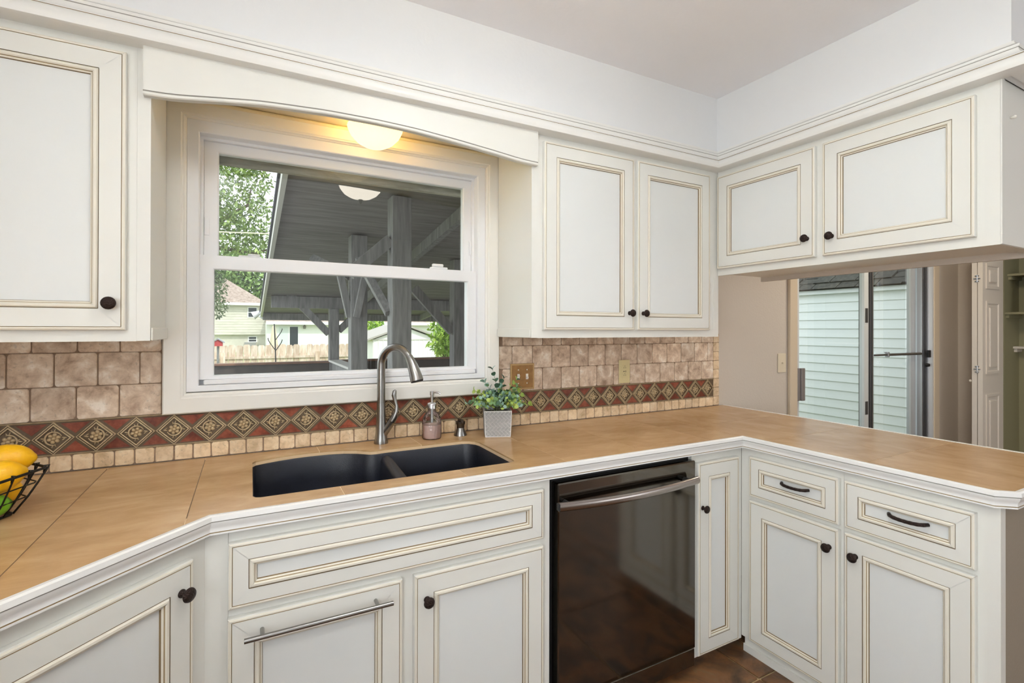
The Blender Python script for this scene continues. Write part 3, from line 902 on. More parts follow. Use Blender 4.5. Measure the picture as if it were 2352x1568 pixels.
# relief border
DA, DB = 0.0519, 0.0519
def diamond(bm, s, y): return [bm.verts.new(p) for p in ((DA * s, y, 0), (0, y, DB * s), (-DA * s, y, 0), (0, y, -DB * s))]
bm = bmesh.new()
lv = [(1.0, 0.008, 0), (1.0, -0.0005, 1), (0.975, -0.0034, 1), (0.915, -0.0034, 2), (0.895, 0.0006, 2), (0.865, 0.0006, 1), (0.84, -0.0036, 1), (0.75, -0.0036, 2), (0.71, 0.0026, 0), (0.66, 0.0030, 0)]
Ls = [diamond(bm, s, y) for s, y, m in lv]
for (A, B, l) in zip(Ls[:-1], Ls[1:], lv):
    for i in range(4): bm.faces.new((A[i], A[(i + 1) % 4], B[(i + 1) % 4], B[i])).material_index = l[2]
bm.faces.new(Ls[-1]).material_index = 0
DIA = mesh_of(bm, [PATINA, PATINAL, PATINAD], 'diamond_tile')
bm = bmesh.new()
def blob(cx_, cz, rx, rz, h, rot=0.0, n=10):
    Mx = Matrix.Translation((cx_, 0.0015, cz)) @ Matrix.Rotation(rot, 4, 'Y') @ Matrix.Diagonal((rx, h, rz, 1)) @ Matrix.Rotation(PI / 2, 4, 'X')
    lathe(bm, [(1, 0), (0.87, 0.5), (0.5, 0.87), (0, 1)], n, Mx)
blob(0, 0, 0.0062, 0.0062, 0.0095, n=12)
for k in range(6):
    a = k * PI / 3 + 0.3
    blob(0.0112 * math.cos(a), 0.0112 * math.sin(a), 0.0066, 0.0058, 0.0062, -a)
arc = [(0.0205 * math.cos(a), -0.0012, 0.0205 * math.sin(a)) for a in [math.radians(20 + 14 * i) for i in range(20)]]
tube(bm, arc, [0.0014 + 0.0014 * math.sin(PI * i / 19) for i in range(20)], 6)
for a in (0, PI):
    blob(0.0255 * math.cos(a), 0.001, 0.0065, 0.0022, 0.003, 0.2); blob(0.0235 * math.cos(a), -0.004, 0.005, 0.0018, 0.003, -0.6)
    blob(0.003 * math.cos(a), 0.0245 * math.cos(a), 0.0018, 0.006, 0.003, 0.3); blob(-0.004 * math.cos(a), 0.0225 * math.cos(a), 0.0016, 0.005, 0.003, -0.5)
ROS = mesh_of(bm, PATINAL, 'rosette', smooth=True)
TT = bmesh.new(); front_poly(TT, [(-0.037, 0.0), (0.0, -0.0345), (0.037, 0.0)][::1], 0.0, 0.008, bev=0.0012)
TRI_T = mesh_of(TT, TERRA, 'terracotta_top')
TB = bmesh.new(); front_poly(TB, [(-0.037, 0.0), (0.037, 0.0), (0.0, 0.0345)], 0.0, 0.008, bev=0.0012)
TRI_B = mesh_of(TB, TERRA, 'terracotta_bottom')
ZC = 1.0212; PW = 0.10432
for k in range(-2, 29):
    xc = -0.585 + PW * k
    ctr = xc + PW / 2
    if ctr + DA > 2.45: continue
    dt = inst('border_tile', DIA, bs, Matrix.Translation((ctr, 0.0018, ZC)))
    inst('rosette', ROS, dt, Matrix.Translation((ctr, 0.0018, ZC)) @ Matrix.Rotation((0, PI)[k % 2], 4, 'Y'))
for k in range(-1, 29):
    xc = -0.585 + PW * k
    if xc > 2.40: continue
    inst('terracotta_triangle', TRI_T, bs, Matrix.Translation((xc, 0.0028, 1.0672)))
    inst('terracotta_triangle', TRI_B, bs, Matrix.Translation((xc, 0.0028, 0.9752)))
obj('border_backing', newbox(-0.80, 2.436, 0.0035, 0.0044, 0.970, 1.0725), PATINAD, bs)
for z in (0.9692, 1.0735):
    bm = bmesh.new(); box(bm, -0.80, 2.437, -0.001, 0.0085, z - 0.0022, z + 0.0022, bev=0.0012)
    obj('border_rail', bm, PATINA, bs)

# ------------------------------------------------------------------ wall plates
t = thing('light_switch', 'bronze double toggle switch plate on the tile behind the plant', 'switch', (1.1385, -0.004, 1.084))
bm = newbox(1.0745, 1.2025, -0.0052, -0.0012, 1.0825, 1.2045, mi=0, bev=0.0012)
obj('rim', bm, SWRIM, t)
obj('plate', newbox(1.0825, 1.1945, -0.0062, -0.0050, 1.0905, 1.1965, bev=0.0005), SWPLATE, t)
for x, up in ((1.116, 1), (1.162, -1)):
    bm = newbox(x - 0.0062, x + 0.0062, -0.0072, -0.0063, 1.130, 1.156, bev=0.0004)
    box(bm, x - 0.0042, x + 0.0042, -0.0150, -0.0072, 1.143 + (0.0 if up > 0 else -0.009), 1.143 + (0.009 if up > 0 else 0.0), bev=0.0015)
    obj('toggle', bm, IVORYW, t)
    for z in (1.112, 1.175):
        bm = bmesh.new(); lathe(bm, [(0, 0.002), (0.002, 0.0015), (0.0032, 0)], 10, Matrix.Translation((x, -0.0062, z)) @ Matrix.Rotation(PI / 2, 4, 'X'))
        obj('screw', bm, IVORYW, t)
t = thing('power_outlet', 'ivory outlet plate on the tile right of the switch', 'outlet', (1.7535, -0.004, 1.083))
obj('plate', newbox(1.7165, 1.7905, -0.0062, -0.0012, 1.0825, 1.2045, bev=0.0018), IVORY, t)
obj('face', newbox(1.737, 1.770, -0.0074, -0.0063, 1.109, 1.178, bev=0.0006), IVORY, t)
bm = bmesh.new()
for z in (1.120, 1.160):
    box(bm, 1.7475, 1.7490, -0.0079, -0.0074, z, z + 0.008); box(bm, 1.7585, 1.7600, -0.0079, -0.0074, z, z + 0.008); box(bm, 1.7525, 1.7555, -0.0079, -0.0074, z + 0.011, z + 0.014)
obj('slots', bm, BLACKP, t)
bm = newbox(1.7445, 1.7515, -0.0082, -0.0074, 1.1425, 1.1465); box(bm, 1.758, 1.7605, -0.0082, -0.0074, 1.140, 1.149)
obj('test_buttons', bm, BLACKP, t)
t = thing('light_switch', 'almond single toggle switch on the beige wall beside the sliding door', 'switch', (3.091, 0.005, 1.085))
obj('plate', newbox(3.050, 3.132, 0.0045, 0.0105, 1.085, 1.209, bev=0.002), ALMOND, t)
bm = newbox(3.0865, 3.0955, -0.006, 0.0045, 1.142, 1.153, bev=0.0015)
obj('toggle', bm, ALMOND, t)

# ------------------------------------------------------------------ lights with their fixtures
t = thing('flush_light', 'lit fluted glass dome light above the window behind the valance', 'light', (0.417, -0.17, SZ))
bm = bmesh.new(); lathe(bm, [(0.0, SZ + 0.0), (0.062, SZ + 0.0), (0.066, SZ - 0.004), (0.066, SZ - 0.018), (0.060, SZ - 0.022)], 28, Matrix.Translation((0.417, -0.17, 0)))
obj('ceiling_pan', bm, pm('lamp_pan', S(214, 190, 130), 0.35, metal=0.6), t, smooth=0.7)
bm = bmesh.new(); lathe(bm, [(0.060, SZ - 0.0225), (0.066, SZ - 0.0225), (0.066, SZ - 0.030), (0.060, SZ - 0.030)], 28, Matrix.Translation((0.417, -0.17, 0)))
obj('bulb_ring', bm, BULBW, t, smooth=0.7)
bm = bmesh.new()
lathe(bm, [(0.060, SZ - 0.0305), (0.088, SZ - 0.034), (0.099, SZ - 0.043), (0.097, SZ - 0.054), (0.086, SZ - 0.076), (0.066, SZ - 0.098), (0.038, SZ - 0.114), (0.012, SZ - 0.120), (0.0, SZ - 0.1205)], 96, Matrix.Translation((0.417, -0.17, 0)), flute=0.012, nfl=32)
obj('glass_dome', bm, DOME, t, smooth=True)
def bowl_light(label, X, Y):
    t = thing('ceiling_light', label, 'light', (X, Y, CEIL), group='bowl lights on the kitchen ceiling')
    bm = bmesh.new(); lathe(bm, [(0.0, CEIL), (0.075, CEIL), (0.07, CEIL - 0.02), (0.02, CEIL - 0.03), (0.012, CEIL - 0.16), (0.0, CEIL - 0.16)], 24, Matrix.Translation((X, Y, 0)))
    obj('canopy', bm, BRONZE, t, smooth=0.7)
    bm = bmesh.new(); lathe(bm, [(0.150, 2.395), (0.152, 2.385), (0.140, 2.345), (0.112, 2.310), (0.070, 2.286), (0.025, 2.276), (0.0, 2.275)], 40, Matrix.Translation((X, Y, 0)))
    obj('glass_bowl', bm, DOMEK, t, smooth=True)
    bm = bmesh.new(); lathe(bm, [(0.014, 2.352), (0.10, 2.352), (0.118, 2.358), (0.10, 2.364), (0.014, 2.364)], 24, Matrix.Translation((X, Y, 0)))
    obj('bulb_ring', bm, BULB, t, smooth=True)
    bm = bmesh.new(); lathe(bm, [(0.0, 2.278), (0.016, 2.272), (0.010, 2.258), (0.006, 2.246), (0.0, 2.243)], 16, Matrix.Translation((X, Y, 0)))
    obj('finial', bm, BRONZE, t, smooth=True)
bowl_light('lit amber glass bowl light on the ceiling above the sink run', 0.70, -1.42)
bowl_light('added fill bowl light, unseen, on the ceiling over the left counter', -0.45, -2.30)  # extra bowl added as fill for the wing and peninsula fronts

t = thing('ceiling_light', 'lit glass bowl light on the breakfast room ceiling', 'light', (3.9, -0.85, CEIL))
bm = bmesh.new(); lathe(bm, [(0.0, CEIL), (0.16, CEIL), (0.16, CEIL - 0.02), (0.0, CEIL - 0.02)], 24, Matrix.Translation((3.9, -0.85, 0)))
obj('canopy', bm, BRONZE, t, smooth=0.7)
bm = bmesh.new(); lathe(bm, [(0.155, CEIL - 0.021), (0.150, CEIL - 0.05), (0.11, CEIL - 0.09), (0.05, CEIL - 0.11), (0.0, CEIL - 0.113)], 32, Matrix.Translation((3.9, -0.85, 0)))
obj('glass_bowl', bm, pm('lit_breakfast_bowl', S(250, 236, 205), 0.4, emit=(1.0, 0.86, 0.66, 1), es=28.0), t, smooth=True)

# ------------------------------------------------------------------ faucet, soap, dispenser
t = thing('kitchen_faucet', 'brushed nickel gooseneck pull-down faucet behind the sink', 'faucet', (0.467, -0.062, TZ))
fx_, fy_ = 0.467, -0.062
DIRX, DIRY = 0.56, -0.828
bm = bmesh.new()
lathe(bm, [(0.0, TZ + 0.0002), (0.0275, TZ + 0.0002), (0.0278, TZ + 0.003), (0.0250, TZ + 0.016), (0.0215, TZ + 0.045), (0.0190, TZ + 0.085), (0.0172, TZ + 0.125), (0.0165, TZ + 0.160), (0.0, TZ + 0.160)], 28, Matrix.Translation((fx_, fy_, 0)))
obj('body', bm, STEEL, t, smooth=0.7)
bm = bmesh.new()
P = [(fx_, fy_, TZ + 0.1602), (fx_, fy_, TZ + 0.23), (fx_, fy_, TZ + 0.285)]
R0 = 0.074; zc = TZ + 0.306
for i in range(1, 19):
    a = PI - i * (PI * 0.82) / 18
    q = R0 + R0 * math.cos(a)
    P.append((fx_ + DIRX * q, fy_ + DIRY * q, zc + R0 * math.sin(a)))
tube(bm, P, [0.0160] * 3 + [0.0158 - 0.0018 * i / 18 for i in range(1, 19)], 20)
obj('gooseneck', bm, STEEL, t, smooth=0.8)
e = Vector(P[-1]); tdir = (Vector(P[-1]) - Vector(P[-2])).normalized()
bm = bmesh.new()
H = []
pos = e.copy(); dcur = tdir.copy()
for i in range(9):
    H.append(pos.copy())
    dcur = (dcur + Vector((0, 0, -0.10))).normalized()
    pos = pos + dcur * 0.0125
tube(bm, [tuple(p) for p in H], [0.0150, 0.0166, 0.0182, 0.0196, 0.0208, 0.0220, 0.0232, 0.0244, 0.0250], 20)
hd = obj('spray_head', bm, STEEL, t, smooth=0.8)
bm = bmesh.new(); tube(bm, [tuple(H[-1] + dcur * 0.0005), tuple(H[-1] + dcur * 0.004)], [0.0235, 0.0225], 20)
obj('spray_face', bm, BLACKP, hd, smooth=0.8)
bm = bmesh.new()
nb = Vector((-DIRX, -DIRY, 0)) * 0.0
sd = Vector((DIRX, DIRY, 0))
tube(bm, [tuple(H[4] - sd * 0.014 + Vector((0, 0, -0.010))), tuple(H[6] - sd * 0.018 + Vector((0, 0, -0.008)))], 0.006, 8)
obj('spray_button', bm, BLACKP, hd, smooth=True)
# handle, leaving the body to the right
bm = bmesh.new()
hx, hy = 0.80, -0.60
def hp(q, z): return (fx_ + hx * q, fy_ + hy * q, TZ + z)
tube(bm, [hp(0.004, 0.026), hp(0.020, 0.050), hp(0.036, 0.074), hp(0.046, 0.089)], [0.0135, 0.0140, 0.0146, 0.0148], 18)
vb = obj('valve_body', bm, STEEL, t, smooth=0.8)
bm = bmesh.new()
P = [hp(0.0465, 0.0900), hp(0.056, 0.106), hp(0.064, 0.128), hp(0.064, 0.150), hp(0.057, 0.172), hp(0.053, 0.190), hp(0.056, 0.206), hp(0.060, 0.212)]
tube(bm, P, [0.0146, 0.0128, 0.0086, 0.0066, 0.0072, 0.0094, 0.0080, 0.0030], 16)
obj('lever', bm, STEEL, t, smooth=0.8)

t = thing('soap_bottle', 'clear textured glass pump bottle of pink soap beside the faucet', 'soap bottle', (0.6745, -0.066, TZ))
def at_(x, y): return Matrix.Translation((x, y, 0))
SX, SY = 0.6745, -0.066
bm = bmesh.new()
bp = [(0.0, 0.0006), (0.0375, 0.0006), (0.0400, 0.005), (0.0400, 0.020), (0.0402, 0.050), (0.0398, 0.066), (0.0370, 0.084), (0.0300, 0.098), (0.0200, 0.108), (0.0160, 0.114), (0.0158, 0.122)]
lathe(bm, [(r, TZ + z) for r, z in bp], 32, at_(SX, SY))
gm = bpy.data.materials.new('bottle_glass'); gm.use_nodes = True
nt = gm.node_tree; nt.nodes.clear()
o_ = nt.nodes.new('ShaderNodeOutputMaterial'); tr = nt.nodes.new('ShaderNodeBsdfTransparent'); tr.inputs[0].default_value = (0.93, 0.95, 0.94, 1)
gl = nt.nodes.new('ShaderNodeBsdfGlossy'); gl.inputs['Roughness'].default_value = 0.06
lw = nt.nodes.new('ShaderNodeLayerWeight'); lw.inputs[0].default_value = 0.35
tcn = nt.nodes.new('ShaderNodeTexCoord'); vo = nt.nodes.new('ShaderNodeTexVoronoi'); vo.inputs['Scale'].default_value = 85
bpn = nt.nodes.new('ShaderNodeBump'); bpn.inputs['Strength'].default_value = 0.5; bpn.inputs['Distance'].default_value = 0.004
mxs = nt.nodes.new('ShaderNodeMixShader')
nt.links.new(tcn.outputs['Object'], vo.inputs['Vector']); nt.links.new(vo.outputs['Distance'], bpn.inputs['Height'])
nt.links.new(bpn.outputs[0], gl.inputs['Normal']); nt.links.new(bpn.outputs[0], lw.inputs['Normal'])
nt.links.new(lw.outputs['Fresnel'], mxs.inputs[0]); nt.links.new(tr.outputs[0], mxs.inputs[1]); nt.links.new(gl.outputs[0], mxs.inputs[2]); nt.links.new(mxs.outputs[0], o_.inputs[0])
obj('glass_body', bm, gm, t, smooth=0.9)
bm = bmesh.new()
lathe(bm, [(0, TZ + 0.003), (0.036, TZ + 0.003), (0.0380, TZ + 0.007), (0.0382, TZ + 0.058), (0.0, TZ + 0.058)], 28, at_(SX, SY))
m, nt, b = nodes('pink_soap')
b.inputs['Base Color'].default_value = S(252, 218, 208); b.inputs['Roughness'].default_value = 0.15
b.inputs['Transmission Weight'].default_value = 0.15; b.inputs['IOR'].default_value = 1.1
obj('pink_soap', bm, m, t, smooth=0.9, label='pale pink liquid soap')
bm = bmesh.new()
lathe(bm, [(0.0, TZ + 0.122), (0.0195, TZ + 0.122), (0.0195, TZ + 0.143), (0.0170, TZ + 0.146), (0.0065, TZ + 0.148), (0.0065, TZ + 0.178), (0.0090, TZ + 0.179), (0.0090, TZ + 0.194), (0.0, TZ + 0.195)], 24, at_(SX, SY))
tube(bm, [(SX, SY, TZ + 0.190), (SX + 0.022, SY - 0.016, TZ + 0.189), (SX + 0.030, SY - 0.022, TZ + 0.183)], [0.0042, 0.0038, 0.0030], 10)
obj('pump', bm, CHROME, t, smooth=0.7)
bm = bmesh.new(); tube(bm, [(SX, SY, TZ + 0.065), (SX, SY, TZ + 0.1215)], 0.006, 10)
obj('dip_tube', bm, ALU, t, smooth=0.8)

t = thing('soap_dispenser', 'small brushed nickel soap dispenser cap behind the sink', 'dispenser', (0.800, -0.070, TZ))
bm = bmesh.new()
lathe(bm, [(0.0, TZ + 0.0002), (0.0275, TZ + 0.0002), (0.0275, TZ + 0.003), (0.0190, TZ + 0.024), (0.0165, TZ + 0.033), (0.0, TZ + 0.033)], 26, at_(0.80, -0.07))
obj('base', bm, STEEL, t, smooth=0.7)
bm = bmesh.new()
lathe(bm, [(0.0, TZ + 0.0332), (0.0172, TZ + 0.0332), (0.0172, TZ + 0.045), (0.0205, TZ + 0.050), (0.0205, TZ + 0.060), (0.0, TZ + 0.061)], 26, at_(0.80, -0.07))
box(bm, 0.794, 0.806, -0.094, -0.050, TZ + 0.052, TZ + 0.071, bev=0.003)
obj('pump_head', bm, pm('dark_nickel', S(104, 98, 92), 0.3, metal=1.0), t, smooth=0.6)

# ------------------------------------------------------------------ potted eucalyptus
PX, PY = 0.945, -0.128
PR = math.radians(-22)
t = thing('potted_plant', 'leafy green eucalyptus in a square grey herringbone planter', 'plant', (PX, PY, TZ), PR)
FPOT = Matrix.Translation((PX, PY, TZ)) @ Matrix.Rotation(PR, 4, 'Z')
hb, ht, hh = 0.0535, 0.0580, 0.110
bm = bmesh.new()
def sq(h, z): return [bm.verts.new((sx * h, sy * h, z)) for sx, sy in ((-1, -1), (1, -1), (1, 1), (-1, 1))]
Ls = [sq(hb, 0.0004), sq(ht, hh), sq(ht - 0.006, hh), sq(ht - 0.008, hh - 0.012)]
for A, B in zip(Ls[:-1], Ls[1:]):
    for i in range(4): bm.faces.new((A[i], A[(i + 1) % 4], B[(i + 1) % 4], B[i]))
bm.faces.new(list(reversed(Ls[0])))
pot = obj('planter', bm, CEMENTL, t, FPOT)
obj('soil', newbox(-ht + 0.009, ht - 0.009, -ht + 0.009, ht - 0.009, hh - 0.02, hh - 0.012), SOIL, t, FPOT)
def clip(poly, f):
    out = []
    for i in range(len(poly)):
        a, b = poly[i - 1], poly[i]
        fa, fb = f(a), f(b)
        if fa >= 0 and fb >= 0: out.append(b)
        elif fa >= 0 > fb or fa < 0 <= fb:
            k = fa / (fa - fb); q = (a[0] + (b[0] - a[0]) * k, a[1] + (b[1] - a[1]) * k)
            out.append(q)
            if fb >= 0: out.append(b)
    return out
def herring(face):
    bm = bmesh.new()
    L, Wd, g = 0.0228, 0.0114, 0.0011
    c45 = math.cos(PI / 4)
    for i in range(-9, 10):
        for j in range(-12, 13):
            for k in (0, 1):
                ox = i * Wd + j * Wd; oz = i * Wd - j * Wd
                ox, oz = (i * 2 * Wd) * 0 + (i - j) * Wd, (i + j) * Wd
                if k == 0: r = (ox, oz, ox + L, oz + Wd)
                else: r = (ox, oz + Wd, ox + Wd, oz + Wd + L)
                if (i + j) % 4 != 0 and False: continue
                # herringbone lattice: shift by (Wd, Wd) and (2L... )
                pass
    # lattice vectors of the herringbone: (Wd, -Wd) and (2L, 0) in brick axes
    for a in range(-14, 15):
        for b in range(-4, 5):
            ox = a * Wd + b * 2 * L; oz = -a * Wd
            for r in ((ox, oz, ox + L, oz + Wd), (ox + L, oz, ox + L + Wd, oz + L)):
                x0, z0, x1, z1 = r
                x0 += g / 2; z0 += g / 2; x1 -= g / 2; z1 -= g / 2
                P = [(x0, z0), (x1, z0), (x1, z1), (x0, z1)]
                P = [((p[0] - p[1]) * c45, (p[0] + p[1]) * c45 + hh / 2) for p in P]
                for f in (lambda p: p[1] - 0.004, lambda p: hh - 0.004 - p[1],
                          lambda p: hb + (ht - hb) * p[1] / hh - 0.003 - p[0], lambda p: hb + (ht - hb) * p[1] / hh - 0.003 + p[0]):
                    if P: P = clip(P, f)
                if len(P) >= 3:
                    ar = sum(P[q - 1][0] * P[q][1] - P[q][0] * P[q - 1][1] for q in range(len(P))) / 2
                    if ar < 6e-6: continue
                    vv = [bm.verts.new((p[0], -(hb + (ht - hb) * p[1] / hh) - 0.0009, p[1])) for p in P]
                    ww = [bm.verts.new((p[0], -(hb + (ht - hb) * p[1] / hh) + 0.0005, p[1])) for p in P]
                    bm.faces.new(vv)
                    for q in range(len(P)): bm.faces.new((vv[q - 1], ww[q - 1], ww[q], vv[q]))
    bmesh.ops.transform(bm, matrix=Matrix.Rotation(face * PI / 2, 4, 'Z'), verts=bm.verts)
    return bm
for f in (0, 1, 3):
    obj('herringbone_relief', herring(f), CEMENT, t, FPOT, kind='stuff')
# stems with leaves
def leaf_mesh(mat, name):
    bm = bmesh.new()
    L = 0.0200; Wd = 0.0092
    rows_ = []
    for i in range(5):
        s = i / 4; w = Wd * math.sin(PI * (0.12 + 0.80 * s)) ** 0.7; z = 0.003 * math.sin(PI * s)
        rows_.append([bm.verts.new((-w, s * L, z + 0.0018)), bm.verts.new((0, s * L, z)), bm.verts.new((w, s * L, z + 0.0018))])
    for A, B in zip(rows_[:-1], rows_[1:]):
        bm.faces.new((A[0], A[1], B[1], B[0])); bm.faces.new((A[1], A[2], B[2], B[1]))
    return mesh_of(bm, mat, name, smooth=True)
LM = [leaf_mesh(m_, 'leaf_mesh') for m_ in (LEAFA, LEAFB, LEAFC, LEAFD)]
rg = random.Random(11)
stems = []
nst = 17
for i in range(nst):
    a = 2 * PI * i / nst * 2.4 + rg.uniform(-0.2, 0.2)
    sp = rg.uniform(0.25, 1.0)
    hgt = rg.uniform(0.050, 0.105) * (1.15 - 0.50 * sp)
    stems.append((a, 0.035 + 0.085 * sp, hgt))
stems += [(math.radians(160), 0.060, 0.165), (math.radians(20), 0.080, 0.118), (math.radians(185), 0.115, 0.098), (math.radians(50), 0.075, 0.125), (math.radians(195), 0.125, 0.052), (math.radians(345), 0.120, 0.045), (math.radians(170), 0.085, 0.112), (math.radians(5), 0.115, 0.075), (math.radians(355), 0.10, 0.095)]
nleaf = 0
bmst = bmesh.new()
stems.reverse()
for a, reach, hgt in stems:
    if math.sin(a + PR) > 0: reach *= 1 - 0.62 * math.sin(a + PR)      # kept clear of the tiles behind
    P = []
    bx, by = rg.uniform(-0.02, 0.02), rg.uniform(-0.02, 0.02)
    for k in range(7):
        s = k / 6
        q = reach * s ** 1.15
        P.append(Vector((bx + q * math.cos(a) + rg.uniform(-1, 1) * 0.002, by + q * math.sin(a) + rg.uniform(-1, 1) * 0.002, hh - 0.013 + (hgt + 0.013) * (s ** 0.8) - 0.022 * (s ** 3) * (reach > 0.085))))
    tube(bmst, [tuple(p) for p in P], [0.0014 - 0.0008 * k / 6 for k in range(7)], 5)
    mi_ = rg.choice([0, 0, 0, 1, 1, 2, 3])
    if hgt > 0.11 and reach < 0.09: mi_ = rg.choice([0, 3])
    if reach > 0.085 and rg.random() < 0.6: mi_ = 2
    for k in range(2, 7):
        nn = 2
        tdir = (P[k] - P[k - 1]).normalized()
        for q in range(nn):
            if nleaf >= 298: break
            ang = k * 1.4 + q * PI + rg.uniform(-0.3, 0.3)
            s1 = tdir.orthogonal().normalized(); s2 = tdir.cross(s1)
            dv_ = (s1 * math.cos(ang) + s2 * math.sin(ang) + tdir * 0.75 + Vector((0, 0, 0.15))).normalized()
            zz = (tdir * 0.8 + Vector((rg.uniform(-.4, .4), rg.uniform(-.4, .4), rg.uniform(-.2, .6)))).normalized()
            xx = dv_.cross(zz).normalized(); zz = xx.cross(dv_)
            sc = rg.uniform(0.85, 1.35) * (1.15 - 0.10 * k / 3)
            Mx = Matrix(((xx.x * sc, dv_.x * sc, zz.x * sc, P[k].x), (xx.y * sc, dv_.y * sc, zz.y * sc, P[k].y), (xx.z * sc, dv_.z * sc, zz.z * sc, P[k].z), (0, 0, 0, 1)))
            mm = mi_ if rg.random() < 0.75 else rg.choice([0, 1, 2, 3])
            inst('leaf', LM[mm], t, FPOT @ Mx)
            nleaf += 1
obj('stems', bmst, STEM, t, FPOT)
# the dense small leaves in the heart of the plant, too many to pick apart
bmq = bmesh.new()
for i in range(620):
    a = rg.uniform(0, 2 * PI); q = 0.105 * rg.random() ** 0.6
    zt_ = 0.078 * (1 - (q / 0.115) ** 2)
    if math.sin(a + PR) > 0: q *= 1 - 0.45 * math.sin(a + PR)
    p = Vector((q * math.cos(a), q * math.sin(a), hh - 0.012 + 0.016 + rg.uniform(0.15, 1.0) * zt_ + 0.010 * (q > 0.06)))
    d_ = Vector((math.cos(a) + rg.uniform(-.7, .7), math.sin(a) + rg.uniform(-.7, .7), rg.uniform(-.3, .9))).normalized()
    n_ = Vector((rg.uniform(-.8, .8), rg.uniform(-1.4, .2), rg.uniform(-.1, 1.0))).normalized()
    s_ = d_.cross(n_).normalized()
    L_ = rg.uniform(0.012, 0.019); w_ = L_ * rg.uniform(0.36, 0.48)
    c0 = p; vv = [bmq.verts.new(c0), bmq.verts.new(c0 + d_ * L_ * 0.35 + s_ * w_), bmq.verts.new(c0 + d_ * L_ * 0.75 + s_ * w_ * 0.8), bmq.verts.new(c0 + d_ * L_), bmq.verts.new(c0 + d_ * L_ * 0.75 - s_ * w_ * 0.8), bmq.verts.new(c0 + d_ * L_ * 0.35 - s_ * w_)]
    bmq.faces.new(vv).material_index = rg.choice([0, 0, 0, 1, 1, 2, 3]) if q < 0.06 else rg.choice([0, 0, 1, 2, 2])
obj('small_leaves', bmq, [LEAFA, LEAFB, LEAFC, LEAFD], t, FPOT, kind='stuff')

# ------------------------------------------------------------------ fruit basket
BX, BY = -0.578, -0.422
RB = math.radians(8)
FBK = Matrix.Translation((BX, BY, TZ)) @ Matrix.Rotation(RB, 4, 'Z')
t = thing('wire_basket', 'black wire fruit basket on the left end of the counter', 'basket', (BX, BY, TZ), RB)
RT, RBt, HB = 0.140, 0.078, 0.106
def hexp(R_, k, f): # point on the hexagon side k, fraction f
    a, b = math.radians(60 * k), math.radians(60 * (k + 1))
    return Vector((R_ * (math.cos(a) * (1 - f) + math.cos(b) * f), R_ * (math.sin(a) * (1 - f) + math.sin(b) * f), 0))
def hexring(R_, z):
    P = []
    for k in range(6):
        for f in (0.06, 0.5, 0.94):
            p = hexp(R_, k, f); p.z = z; P.append(tuple(p))
    return P
def rad(s_): return RBt + (RT - RBt) * s_ ** 0.85
bm = bmesh.new(); tube(bm, hexring(RT, HB), 0.0034, 8, closed=True); obj('rim', bm, WIRE, t, FBK, smooth=True)
bm = bmesh.new(); tube(bm, hexring(RBt, 0.0036), 0.0034, 8, closed=True); obj('base_ring', bm, WIRE, t, FBK, smooth=True)
for s_ in (0.36, 0.68):
    bm = bmesh.new(); tube(bm, hexring(rad(s_), 0.0036 + (HB - 0.0036) * s_), 0.0016, 6, closed=True); obj('hoop', bm, WIRE, t, FBK, smooth=True)
for k in range(6):
    for f in (0.0, 0.33, 0.67):
        bm = bmesh.new(); P = []
        for s_ in (0.0, 0.36, 0.68, 1.0):
            p = hexp(rad(s_) + 0.0018, k, f); p.z = 0.0036 + (HB - 0.0036) * s_; P.append(tuple(p))
        o1 = hexp(RT + 0.0045, k, f); o1.z = HB + 0.0045; o2 = hexp(RT - 0.004, k, f); o2.z = HB + 0.0050; o3 = hexp(RT - 0.0055, k, f); o3.z = HB - 0.012
        tube(bm, P + [tuple(o1), tuple(o2), tuple(o3)], 0.0019 if f else 0.0026, 6)
        obj('rib', bm, WIRE, t, FBK, smooth=True)
for k in range(3):
    bm = bmesh.new(); a = math.radians(60 * k + 30); q = RBt * 0.86; dz = 0.0036 + 0.0030 * k
    tube(bm, [(q * math.cos(a), q * math.sin(a), dz), (-q * math.cos(a), -q * math.sin(a), dz)], 0.0015, 6); obj('base_wire', bm, WIRE, t, FBK, smooth=True)
def fruit(name, label, cat, mat, loc, rot, L, Rd, grp):
    M = Matrix.Translation(loc) @ Matrix.Rotation(rot[1], 4, 'Z') @ Matrix.Rotation(rot[0], 4, 'Y')
    tt = bpy.data.objects.new(name, None); tt.empty_display_size = 0.02
    place(tt, None, M); tag(tt, label, cat, grp)
    pr = []
    for i in range(19):
        a = PI * i / 18
        x_ = -math.cos(a); r_ = math.sin(a) ** 0.92
        nip = 0.10 * (max(0, abs(x_) - 0.90) / 0.10) ** 2
        pr.append((Rd * r_, L * (x_ + (nip if x_ > 0 else -nip))))
    bm = bmesh.new(); lathe(bm, pr, 24, Matrix.Rotation(PI / 2, 4, 'Y'))
    obj('peel', bm, mat, tt, M, smooth=True)
    bm = bmesh.new(); lathe(bm, [(0, 0.0), (0.0035, 0.0), (0.0028, 0.0035), (0, 0.004)], 8, Matrix.Translation((-L * 1.1, 0, 0)) @ Matrix.Rotation(-PI / 2, 4, 'Y'))
    obj('stem_button', bm, STEM, tt, M, smooth=True)
FG = 'fruit in the wire basket'
fruit('lemon', 'yellow lemon topmost at the back of the wire basket', 'lemon', LEMON, (-0.526, -0.370, 1.041), (0.05, math.radians(10)), 0.053, 0.037, FG)
fruit('lemon', 'yellow lemon lying in front at the basket rim', 'lemon', LEMON, (-0.522, -0.446, 1.016), (-0.10, math.radians(24)), 0.054, 0.037, FG)
fruit('lemon', 'deep yellow lemon low in the basket under the front lemon', 'lemon', LEMON, (-0.524, -0.380, 0.9650), (0.05, math.radians(75)), 0.040, 0.0290, FG)
